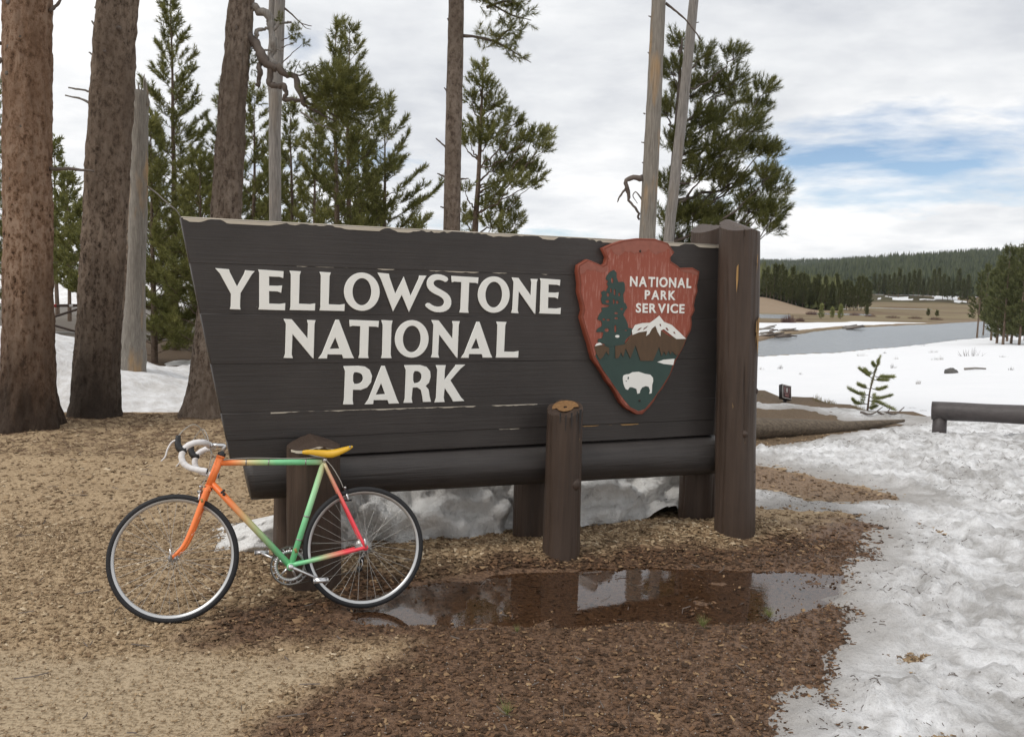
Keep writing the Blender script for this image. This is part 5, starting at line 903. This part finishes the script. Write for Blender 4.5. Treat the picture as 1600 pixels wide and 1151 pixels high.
# dead trunks at the right
e8, l8, *_ = big_trunk('dead_tree', 'thicker weathered dead trunk with a curled branch, behind the arrowhead', [(1011, 376), (1021, 180), (1029, 0)], 11.0, [.108, .102, .088, .05], 10, 'dead_warm', 15, .1, n=28, rows=90, rough=.010)
stub(e8, l8, [(1004, 278, -.02), (985, 280), (978, 292), (981, 312), (994, 330), (999, 343)], .042, .012, 'dead_dark', 'curled_branch', 24, 9); stub(e8, l8, [(978, 294), (968, 308), (965, 316)], .016, .006, 'dead_dark'); stub(e8, l8, [(1003, 312), (994, 300), (989, 306), (996, 318)], .010, .004, 'dead_dark'); stub(e8, l8, [(1040, 5), (1056, 18), (1072, 32), (1095, 62)], .016, .007, 'dead_dark')
for pts in ([(1009, 224), (1002, 222)], [(1018, 27), (1013, 25)], [(1017, 85), (1012, 82)], [(1008, 178), (1005, 177)], [(1007, 255), (1003, 254)]): stub(e8, l8, pts, .011, .006, 'dead_grey')
e9, l9, *_ = big_trunk('dead_tree', 'slimmer slanting dead grey trunk beside the weathered one', [(1044, 376), (1066, 180), (1084, 0)], 11.6, [.078, .074, .064, .04], 9, 'dead_grey', 17, .1, n=22, rows=80, rough=.006)
stub(e9, l9, [(1086, 36), (1092, 35)], .008, .005)
# broken grey snag behind the dark trunk
e4, l4, *_ = big_trunk('dead_tree', 'broken grey snag with splintered top behind the dark trunk', [(206, 590), (211, 480), (217, 300), (218, 145)], 13.2, [.22, .13, .115, .105], at(218, 142, 13.2)[2], 'dead_warm', 19, .15, n=30, rows=90, rough=.03)
for k, (x, y) in enumerate(((211, 124), (216, 130), (224, 116), (229, 122), (220, 134))): stub(e4, l4, [(x, 165), (x+1, 148), (x+(k % 3-1)*1.5, y)], .045, .006, 'dead_warm', 'splinter', 6, 5)
stub(e4, l4, [(228, 290), (245, 302), (262, 318), (275, 328), (283, 340)], .016, .005, 'dead_grey'); stub(e4, l4, [(202, 180, .12), (200, 350, .12), (193, 470, .12), (186, 590, .12)], .09, .13, 'bark_dark', 'bark_strip')
# ------------------------------------------------------------------ right bank: rail, marker, log, sapling, far trees
MB_ = MB
rail = empty('log_barrier', gr(1467, 684)); tag(rail, 'low brown log rail on a stout post standing in the snow', 'barrier'); lr = lambda p: np.asarray(p)-np.array(rail.location)
A0, A1 = at(1456, 641, 11.28), at(1606, 648, 10.75); dv = (A1-A0)/np.linalg.norm(A1-A0); P = np.array([A0+dv*k for k in np.linspace(0, 3.6, 30)])
MB().tube(lr(P), .118*(1+.02*np.sin(np.arange(30)*.9)), 24).build('rail', M['rail'], rail)
for k in (.10, 3.2):
    c = lr(A0+dv*k); c[2] = 0; top = A0[2]+dv[2]*k-.06
    MB().tube([(c[0], c[1], -.3), (c[0]+.003, c[1], .1), (c[0], c[1], top)], [.088, .086, .084], 18).build('post', M['rail'], rail)
mk = gr(1228, 628); marker = empty('trail_marker', (mk[0], mk[1], float(ground_z(mk[0], mk[1], False))), radians(24)); tag(marker, 'small tilted black marker board with white border and hiker symbol', 'sign')
tm = Matrix.Rotation(radians(12), 4, 'Y') @ Matrix.Rotation(radians(-18), 4, 'X')
def mrk(name, m, c, size, parent=marker, zoff=.17):
    o = MB().box(c, size).build(name, m, parent, False); o.matrix_local = Matrix.Translation((0, 0, zoff)) @ tm; return o
M['mkblack'] = plain('black_sign_panel', (.018, .016, .016), .5); M['mkbrown'] = plain('dark_brown_sign_face', (.055, .030, .028), .5); M['mkwhite'] = plain('white_sign_print', (.62, .60, .58), .6); M['mkpink'] = plain('red_sign_print', (.42, .20, .20), .6)
mrk('panel', M['mkblack'], (0, .03, 0), (.205, .075, .245)); mrk('face', M['mkbrown'], (-.003, -.0095, 0), (.186, .004, .226))
for c, sz in (((0, -.0125, .108), (.186, .003, .007)), ((0, -.0125, -.108), (.186, .003, .007)), ((-.092, -.0125, 0), (.007, .003, .209)), ((.092, -.0125, 0), (.007, .003, .209))): mrk('border', M['mkwhite'], c, sz)
for c, sz in (((-.045, -.0125, .03), (.006, .003, .10)), ((.045, -.0125, .03), (.006, .003, .10)), ((0, -.0125, -.022), (.084, .003, .006))): mrk('symbol_frame', M['mkpink'], c, sz)
for c, sz in (((.002, -.0125, .064), (.016, .003, .016)), ((0, -.0125, .040), (.020, .003, .030)), ((-.010, -.0125, .010), (.008, .003, .032)), ((.012, -.0125, .010), (.008, .003, .032))): mrk('hiker_symbol', M['mkwhite'], c, sz)
mrk('caption_bar', M['mkpink'], (0, -.0125, -.055), (.088, .003, .012)); mrk('caption_bar', M['mkpink'], (.005, -.0125, -.078), (.07, .003, .006))
MB().tube([(0, .03, -.2), (.01, .04, .10)], .03, 8).build('stake', M['mkblack'], marker)
# fallen log
a, b = gr(1100, 690), gr(1412, 664); a = a+np.array([0, 0, .10]); b = b+np.array([0, 0, .05]); P = a+(b-a)*np.linspace(0, 1, 60)[:, None]; P[:, 2] += .02*np.sin(np.linspace(0, 7, 60)); mb = MB(); n = 26; th = np.arange(n)*2*pi/n; V = []; u_, v_, d_ = frame_of(b-a)
for k, p in enumerate(P):
    r = np.interp(k/59, [0, .35, .8, 1], [.150, .128, .062, .02])*(1+.22*(fbm(np.cos(th)*1.5, np.sin(th)*1.5, k*.12, 3, 4)-.5)); V.append(p+r[:, None]*(np.cos(th)[:, None]*u_+np.sin(th)[:, None]*v_))
i, j = np.meshgrid(np.arange(59), np.arange(n), indexing='ij'); j2 = (j+1) % n
t = NT('bleached_log_wood'); g = t.noise(4, 6, .7, t.co('Object', (1, 9, 9))); g2 = t.noise(1.2, 4, .6, t.co()); t.bump(g, .6, .02); M['fallen'] = t.fin(t.mix(t.ramp(g, [(.3, 0), (.7, 1)]), (.052, .038, .026), (.175, .135, .095)), .9)
k_ = np.arange(n)
tag(mesh_np('fallen_log', np.concatenate(V+[P[:1], P[-1:]]), [np.stack([i*n+j, (i+1)*n+j, (i+1)*n+j2, i*n+j2], -1).reshape(-1, 4), np.vstack([np.stack([np.full(n, 60*n), k_, (k_+1) % n], -1), np.stack([np.full(n, 60*n+1), 59*n+(k_+1) % n, 59*n+k_], -1)])], M['fallen']), 'bleached tapering fallen log lying at the edge of the snow', 'log')
# sapling
sp_b = gr(1358, 642); sap = empty('pine_sapling', sp_b); tag(sap, 'knee high young pine with upturned boughs at the snow edge', 'tree'); SY = sp_b[1]; ls = lambda x, y, d=0.: at(1180+x/3.81, 560+y/3.81, SY)+np.array([0, d, 0])-sp_b
tk = spline([ls(668, 312), ls(682, 200), ls(705, 110), ls(740, 5)], 20); MB().tube(tk, np.linspace(.017, .006, 20), 8).build('trunk', M['bark_thin'], sap); P = []; D = []
BR = [((674, 270), (620, 275), (602, 262)), ((674, 250), (720, 262), (800, 300)), ((672, 285), (690, 300), (720, 295)), ((680, 215), (620, 215), (558, 188)), ((680, 225), (740, 245), (818, 232)), ((688, 180), (640, 172), (605, 160)), ((690, 175), (735, 190), (778, 182)), ((700, 120), (665, 100), (620, 70)), ((700, 125), (750, 135), (796, 138)), ((706, 105), (750, 112), (795, 112)), ((718, 70), (690, 95), (668, 82)), ((730, 38), (712, 46), (698, 40)), ((733, 40), (742, 40), (748, 30))]
for k, (p, q, r) in enumerate(BR):
    dd = (.10, -.10, .05, -.05)[k % 4]; c = spline([ls(*p), ls(*q, dd*.6), ls(*r, dd)], 12); MB().tube(c, np.linspace(.007, .003, 12), 5).build('bough', M['twig'], sap)
    for f in np.linspace(.25, 1, 16): m_ = f*11; i0 = min(int(m_), 10); x = c[i0]+(c[i0+1]-c[i0])*(m_-i0); P.append(x); D.append((c[i0+1]-c[i0])/np.linalg.norm(c[i0+1]-c[i0])+np.array([0, 0, .35]))
for f in np.linspace(.45, 1, 14): P.append(tk[int(f*19)]); D.append(np.array([.2, 0, 1.]))
P = list(P)+[tk[int(q)]+np.array([dx, dy, 0]) for q in (2, 3, 4, 5) for dx, dy in ((.05, 0), (-.05, .03), (.02, -.05), (-.02, .06))]; D = list(D)+[np.array([dx, dy, .5]) for q in range(4) for dx, dy in ((1, 0), (-1, .5), (.4, -1), (-.4, 1))]
V, T = place_tufts(tuft_templates(31, 5, 24, .05, .056, .0046, (22, 62)), P+[p+np.array([0, .015, .008]) for p in P], D+[d+np.array([.2, .1, .3]) for d in D], np.full(2*len(P), 1.), 8); mesh_np('crown', V, T, M['needle_young'], sap, False)
for x0, x1, lab in ((1345, 1378, 'dark crooked stick'), (1372, 1392, 'short forked stick'), (1385, 1412, 'thin bent stick')):
    c = [gr(x0, 650)+[0, 0, .06], gr((x0+x1)/2, 654)+[0, 0, .07], gr(x1, 646)+[0, 0, .10]]; tag(MB().tube(spline(c, 10), np.linspace(.018, .007, 10), 6).build('stick', M['dead_dark']), lab+' on the snow below the young pine', 'stick')
# pines on the near bank of the river
def vz_at(p, z=-2.9): return gr(p[0], p[1], z)
RB = [(1527, 528, 430, 1.35, .30), (1537, 522, 416, 1.3, .26), (1548, 534, 424, 1.3, .14), (1557, 541, 404, 1.6, .05), (1567, 545, 390, 1.9, .08), (1580, 543, 392, 1.9, .04), (1592, 547, 384, 2.0, .07), (1606, 545, 380, 2.0, .05), (1573, 537, 410, 1.6, .04), (1600, 536, 394, 1.9, .06)]
lab_ = ['slender pine leaning over the river edge', 'taller slender pine beside the river edge', 'thin pine at the open side of the riverside clump', 'pine in the riverside clump with bare lower trunk', 'full pine near the middle of the riverside clump', 'broad pine in the riverside clump', 'tallest pine of the riverside clump', 'pine at the far right side of the riverside clump', 'shaded pine inside the riverside clump', 'pine behind the tallest one of the riverside clump']
for k, ((bx, by, ty, R_, cb), lab) in enumerate(zip(RB, lab_)):
    b = vz_at((bx, by)); H = at(bx, ty, b[1])[2]-b[2]; zb = float(valley(np.array([b[0]]), np.array([b[1]]))[0])
    pine('pine_tree', (b[0], b[1], zb), lab, dict(H=H+(b[2]-zb), R=R_, cb=cb, seed=200+k, tpl=TP_FAR, per_m=6.2, step=.26, r0=.13, tsc=(1.2, 1.9), twig=.4, shape_p=.62), ('bark_thin', 'needle_far'), 'pines of the riverside clump')
# far forest
def fir_batch(X, Y, Z, H, R, seed, tiers=4, n=7):
    r = np.random.default_rng(seed); m = len(X); V = np.zeros((m, tiers, n+1, 3)); a0 = r.random((m, tiers, 1))*6.28; a = a0+np.arange(n)*2*pi/n
    for k in range(tiers):
        f0 = .06+.80*k/tiers; f1 = min(1., f0+.46) if k < tiers-1 else 1.; rad = R*(1-.86*k/tiers)*.95; rr = rad[:, None]*r.uniform(.55, 1.25, (m, n))
        V[:, k, :n, 0] = X[:, None]+rr*np.cos(a[:, k]); V[:, k, :n, 1] = Y[:, None]+rr*np.sin(a[:, k]); V[:, k, :n, 2] = (Z+H*f0)[:, None]+H[:, None]*r.uniform(-.05, .05, (m, n)); V[:, k, n] = np.stack([X+R*.1*r.normal(size=m), Y, Z+H*f1], -1)
    f = np.array([[q, (q+1) % n, n] for q in range(n)]); T = (f[None]+(n+1)*np.arange(m*tiers)[:, None, None]).reshape(-1, 3); return V.reshape(-1, 3), T
rng = np.random.default_rng(321)
def forest(n, tr, yr, cond, Hr, seed, tiers, name, label, pw=1.):
    t_ = rng.uniform(*tr, n); y_ = yr[0]+(yr[1]-yr[0])*rng.random(n)**pw; x_ = t_*y_; k = cond(t_, y_, x_); x_, y_ = x_[k], y_[k]; z_ = valley(x_, y_)-.3; H = rng.uniform(*Hr, len(x_))*(.8+.4*vn(x_*.02, y_*.02, 0, 9)); V, T = fir_batch(x_, y_, z_, H, H*rng.uniform(.10, .19, len(x_)), seed, tiers); o = mesh_np(name, V, T, M['needle_hill' if 'hill' in name else 'needle_far'], smooth=False); return tag(o, label, kind='stuff')
forest(14000, (.2, .72), (574, 1560), lambda t, y, x: fbm(x*.012, y*.02, 0, 3, 78) < .74, (10, 21), 1, 3, 'hill_forest', 'dark conifer forest covering the hill beyond the river', .75)
forest(9000, (.2, .72), (1500, 2750), lambda t, y, x: y > 0, (13, 19), 2, 2, 'hill_forest', 'distant conifer forest along the blue green skyline ridge', .9)
forest(2600, (.2, .40), (272, 600), lambda t, y, x: t < .372-.0+.02*(vn(x*.03, y*.03, 0, 2)-.5)+np.where(y > 330, -.02, 0)*0, (8, 13), 3, 5, 'bank_forest', 'conifers crowding the top of the sandy river bank', 1.1)
# the front row of the far bank, tree by tree
src = []
for k in range(5): src.append(pine_mesh(H=15.5, R=2.1, cb=.10, seed=400+k, tpl=tuft_templates(40+k, 4, 9, .75, .42, .16), per_m=4.2, step=.6, r0=.2, tsc=(1.0, 1.6), twig=.4, shape_p=.7))
fr = []
fl = 'conifer in the front row along the far river bank'
for k, px in enumerate(list(np.linspace(1192, 1358, 30))+list(np.linspace(1365, 1512, 20))):
    t_ = (px-800)/1370*1.0+.0; t_ = ray(px, 460)[0]/ray(px, 460)[1]
    Y = (262-6*k/30+rng.uniform(-5, 9)+(t_-.28)*160 if k < 30 else 566+rng.uniform(-16, 20)); X = t_*Y; Z = float(valley(np.array([X]), np.array([Y]))[0])-.2; sc = rng.uniform(.68, 1.1)*(.66 if k < 30 else 1.05); fl = ('conifer in the front row on the sandy river bank', 'conifer in the front row beyond the far meadow')[k >= 30]
    if k < 5:
        mb, V, T = src[k]; e = empty('pine_tree', (X, Y, Z), rng.random()*6); tag(e, fl, 'tree', 'front row on the sandy bank'); mb.build('trunk', M['bark_thin'], e); mesh_np('crown', V, T, M['needle_far'], e, False); e.scale = (sc, sc, sc); fr.append(e)
    else: copy_tree(fr[k % 5], (X, Y, Z), rng.random()*6, sc, fl, 'front row on the sandy bank' if k < 30 else 'front row beyond the meadow')
# bushes and small trees on the spit
def bush(name, loc, h, r, label, mat, n=60, seed=1, group=None, cat='bush', lean=.5):
    q = np.random.default_rng(seed); e = MB()
    for k in range(n):
        a = q.random()*6.28; s_ = r*sqrt(q.random()); b = np.array([s_*.75*cos(a), s_*.75*sin(a), -.05]); tpt = np.array([s_*cos(a), s_*sin(a), h*q.uniform(.45, 1)*(1-.65*(s_/r)**2)])+q.normal(0, .07*h, 3); md = (b+tpt)/2+q.normal(0, .06*h, 3); e.tube([b, md, tpt], [.012*h+.003, .008*h+.002, .003*h+.001], 3, False)
    o = e.build(name, mat); o.location = loc; return tag(o, label, cat, group, None)
M['willow'] = plain('red_willow_stems', (.12, .065, .055), .9, var=.4, nscale=1.5); M['sage'] = plain('dry_sage_twigs', (.16, .135, .10), .9, var=.4); M['darkbush'] = plain('dark_dry_twigs', (.075, .06, .05), .9, var=.4)
for k, (px, py, w, h) in enumerate(((1232, 503, 13, 16), (1250, 501, 8, 8), (1268, 491, 10, 9), (1290, 489, 12, 10), (1335, 492, 9, 6), (1360, 494, 10, 6), (1395, 496, 12, 6), (1430, 497, 12, 6), (1462, 499, 12, 7))):
    p = gr(px, py, -2.7); s_ = p[1]/1370; z = float(valley(p[:1], p[1:2])[0]); tag(bush('willow_bush', (p[0], p[1], z), h*s_, w*s_, 'leafless red willow thicket on the snowy river spit', M['willow'], 260, 500+k, 'willows on the spit')) 
for k, (px, py, h, lab) in enumerate(((1283, 497, 20, 'yellow green young pine, bushiest on the spit'), (1300, 496, 14, 'small yellow green pine between two others on the spit'), (1313, 498, 20, 'young pine at the right of the spit group'), (1354, 492, 14, 'lone dark little pine in the meadow'), (1450, 493, 9, 'squat little pine in the far meadow'), (1464, 494, 8, 'smallest round pine in the far meadow'))):
    p = gr(px, py, -2.7); s_ = p[1]/1370; z = float(valley(p[:1], p[1:2])[0]); pine('pine_tree', (p[0], p[1], z), lab, dict(H=h*s_, R=h*s_*.22, cb=.03, seed=540+k, tpl=TP_FAR, per_m=14, step=.2, r0=.05, tsc=(.9, 1.6)), ('bark_thin', 'needle_young' if k < 3 else 'needle_far'))
# dry plants and sticks poking through the clean snow
SP = [(1189, 577, 6, 5), (1219, 576, 5, 8), (1251, 585, 4, 4), (1347, 556, 10, 6), (1382, 552, 4, 4), (1395, 575, 6, 8), (1400, 561, 5, 5), (1458, 551, 9, 6), (1460, 562, 6, 5), (1469, 562, 5, 8), (1518, 556, 20, 14), (1568, 558, 8, 4), (1435, 600, 5, 8), (1580, 578, 5, 7), (1426, 638, 8, 4), (1443, 642, 8, 4), (1440, 540, 10, 4), (1417, 541, 8, 4), (1488, 533, 10, 4)]
for k, (px, py, w, h) in enumerate(SP):
    z = -1.6
    for _ in range(8): p = gr(px, py, z); z = float(valley(p[:1], p[1:2])[0])
    s_ = p[1]/1370; bush('dry_plant', (p[0], p[1], z-.02), h*s_*1.2, w*s_, 'small leafless dry plant poking through the clean snow', M['darkbush'] if k % 3 else M['sage'], 26, 600+k, 'dry plants in the snow field', 'plant')
z = -1.2
for _ in range(8): p = gr(1486, 583, z); z = float(valley(p[:1], p[1:2])[0])
q = np.random.default_rng(5); mb = MB(); 
for f, zz in ((1.3, -.1), (1.25, .12), (1., .30), (.6, .42), (.1, .48)): a = np.arange(12)*2*pi/12; mb.V.append(np.stack([.20*f*np.cos(a)*(1+.7*(q.random(12)-.5)), .14*f*np.sin(a), np.full(12, zz*.42)+.07*(q.random(12)-.5)], -1))
i, j = np.meshgrid(np.arange(4), np.arange(12), indexing='ij'); o = mesh_np('rock', np.concatenate(mb.V), np.stack([i*12+j, i*12+(j+1) % 12, (i+1)*12+(j+1) % 12, (i+1)*12+j], -1).reshape(-1, 4), plain('grey_rock', (.10, .095, .09), .9, var=.4, nscale=6), smooth=False); o.location = (p[0], p[1], z); tag(o, 'dark grey rock showing through the clean snow field', 'rock')
p1 = gr(1507, 578, z); p2 = gr(1540, 578, z); tag(MB().tube([p1+[0, 0, .05], (p1+p2)/2+[0, 0, .08], p2+[0, 0, .06]], [.05, .045, .03], 7).build('driftwood_pole', M['dead_grey']), 'straight bleached pole lying on the snow near the rock', 'log')
# driftwood on the spit
q = np.random.default_rng(15)
for k in range(26):
    px, py = (q.uniform(1186, 1235), q.uniform(512, 527)) if k < 16 else (q.uniform(1320, 1342), q.uniform(509, 514)); p = gr(px, py, -2.8); z = float(valley(p[:1], p[1:2])[0]); a = q.uniform(-.5, .5); ln = q.uniform(1.0, 3.2); d = np.array([cos(a), sin(a), q.uniform(-.05, .28)])*ln
    c = np.array([p[0], p[1], max(z, -2.9)+.15]); tag(MB().tube([c-d/2, c+[0, 0, .05], c+d/2], [.14, .13, .07], 6).build('driftwood', M['dead_grey'] if k % 2 else M['dead_dark']), 'bleached driftwood log in the heap where the spit meets the river' if k < 16 else 'driftwood log in the smaller pile at the middle of the spit', 'log', 'driftwood heap' if k < 16 else 'driftwood pile')
# gate beyond the left trunks
g0 = gr(126, 524); gate = empty('road_gate', (g0[0], g0[1], 0)); tag(gate, 'steel swing gate with yellow post and red striped bar across the road', 'gate'); gl = lambda x, y: at(x, y, g0[1])-np.array([g0[0], g0[1], 0])
M['yellow'] = plain('yellow_gate_paint', (.52, .40, .03), .6, var=.2); M['rust'] = plain('brown_gate_steel', (.085, .055, .045), .6, var=.3); M['gred'] = plain('red_reflective_band', (.45, .03, .03), .4); M['gwhite'] = plain('white_reflective_band', (.7, .68, .66), .4)
MB().tube([gl(125, 528), gl(126, 430)], .075, 14).build('post', M['yellow'], gate); MB().tube([gl(30, 478), gl(125, 477)], .045, 10).build('top_bar', M['rust'], gate); MB().tube([gl(30, 512), gl(125, 482)], .035, 8).build('brace', M['rust'], gate); MB().tube([gl(30, 492), gl(125, 520)], .035, 8).build('brace', M['rust'], gate)
for x0, x1, m in ((80, 89, 'gred'), (109, 115, 'gwhite'), (62, 70, 'gwhite')): MB().tube([gl(x0, 477.6), gl(x1, 477.4)], .050, 10).build('band', M[m], gate)
# green sprigs on the wet ground
TPS = tuft_templates(61, 4, 46, .02, .075, .0016, (8, 58))
for k, (px, py, sc, lab) in enumerate(((792, 1124, 1.0, 'fresh green pine sprig upright on the open wet ground'), (1098, 984, 1.0, 'green pine sprig lying at the near edge of the puddle'), (1202, 962, .95, 'green pine sprig standing at the snow side of the puddle'), (808, 995, .55, 'tiny yellow green sprig below the puddle'))):
    p = gr(px, py); e = empty('pine_sprig', (p[0], p[1], float(ground_z(p[0], p[1]))+.004)); tag(e, lab, 'sprig', None); MB().tube([(-.03, 0, .004), (0, 0, .006), (.004, -.002, .02)], .003, 6).build('stem', M['twig'], e); V, T = place_tufts(TPS, [(0, 0, .008)]*2, [(.1, -.35, .9), (-.3, .1, .8)], np.array([sc, sc*.9]), 70+k); mesh_np('needles', V, T, M['needle_young'], e, False)
# dry grass tufts on the brown rim
for k, (px, py) in enumerate(((1278, 622), (1292, 624), (1300, 626), (1190, 617), (1338, 632), (1350, 637))):
    p = gr(px, py); bush('grass_tuft', (p[0], p[1], -.06), .10 if k else .17, .09, 'pale dry grass tuft on the brown rim of the bank', plain('dry_grass', (.34, .28, .16), .9) if k == 0 else bpy.data.materials['dry_grass'], 46, 700+k, 'grass tufts on the rim', 'grass')
p = gr(296, 652); bush('green_plant', (p[0]+.1, 11.25, 0), .12, .35, 'low green plants at the foot of the snow bank', plain('moss_green', (.05, .065, .025), .9), 90, 720, None, 'plant')

# ------------------------------------------------------------------ air between here and the hills
t = NT('valley_haze'); t.t.nodes.remove(t.b); pv = t.n('ShaderNodeVolumePrincipled', {'Color': (.80, .87, .96, 1), 'Density': .000045, 'Anisotropy': .2}); t.t.links.new(pv.outputs[0], t.out.inputs['Volume'])
hz = MB().box((2420, 1900, 77), (5300, 3960, 166)).build('haze', t.m, None, False); tag(hz, 'thin pale haze in the air over the river valley', kind='stuff')
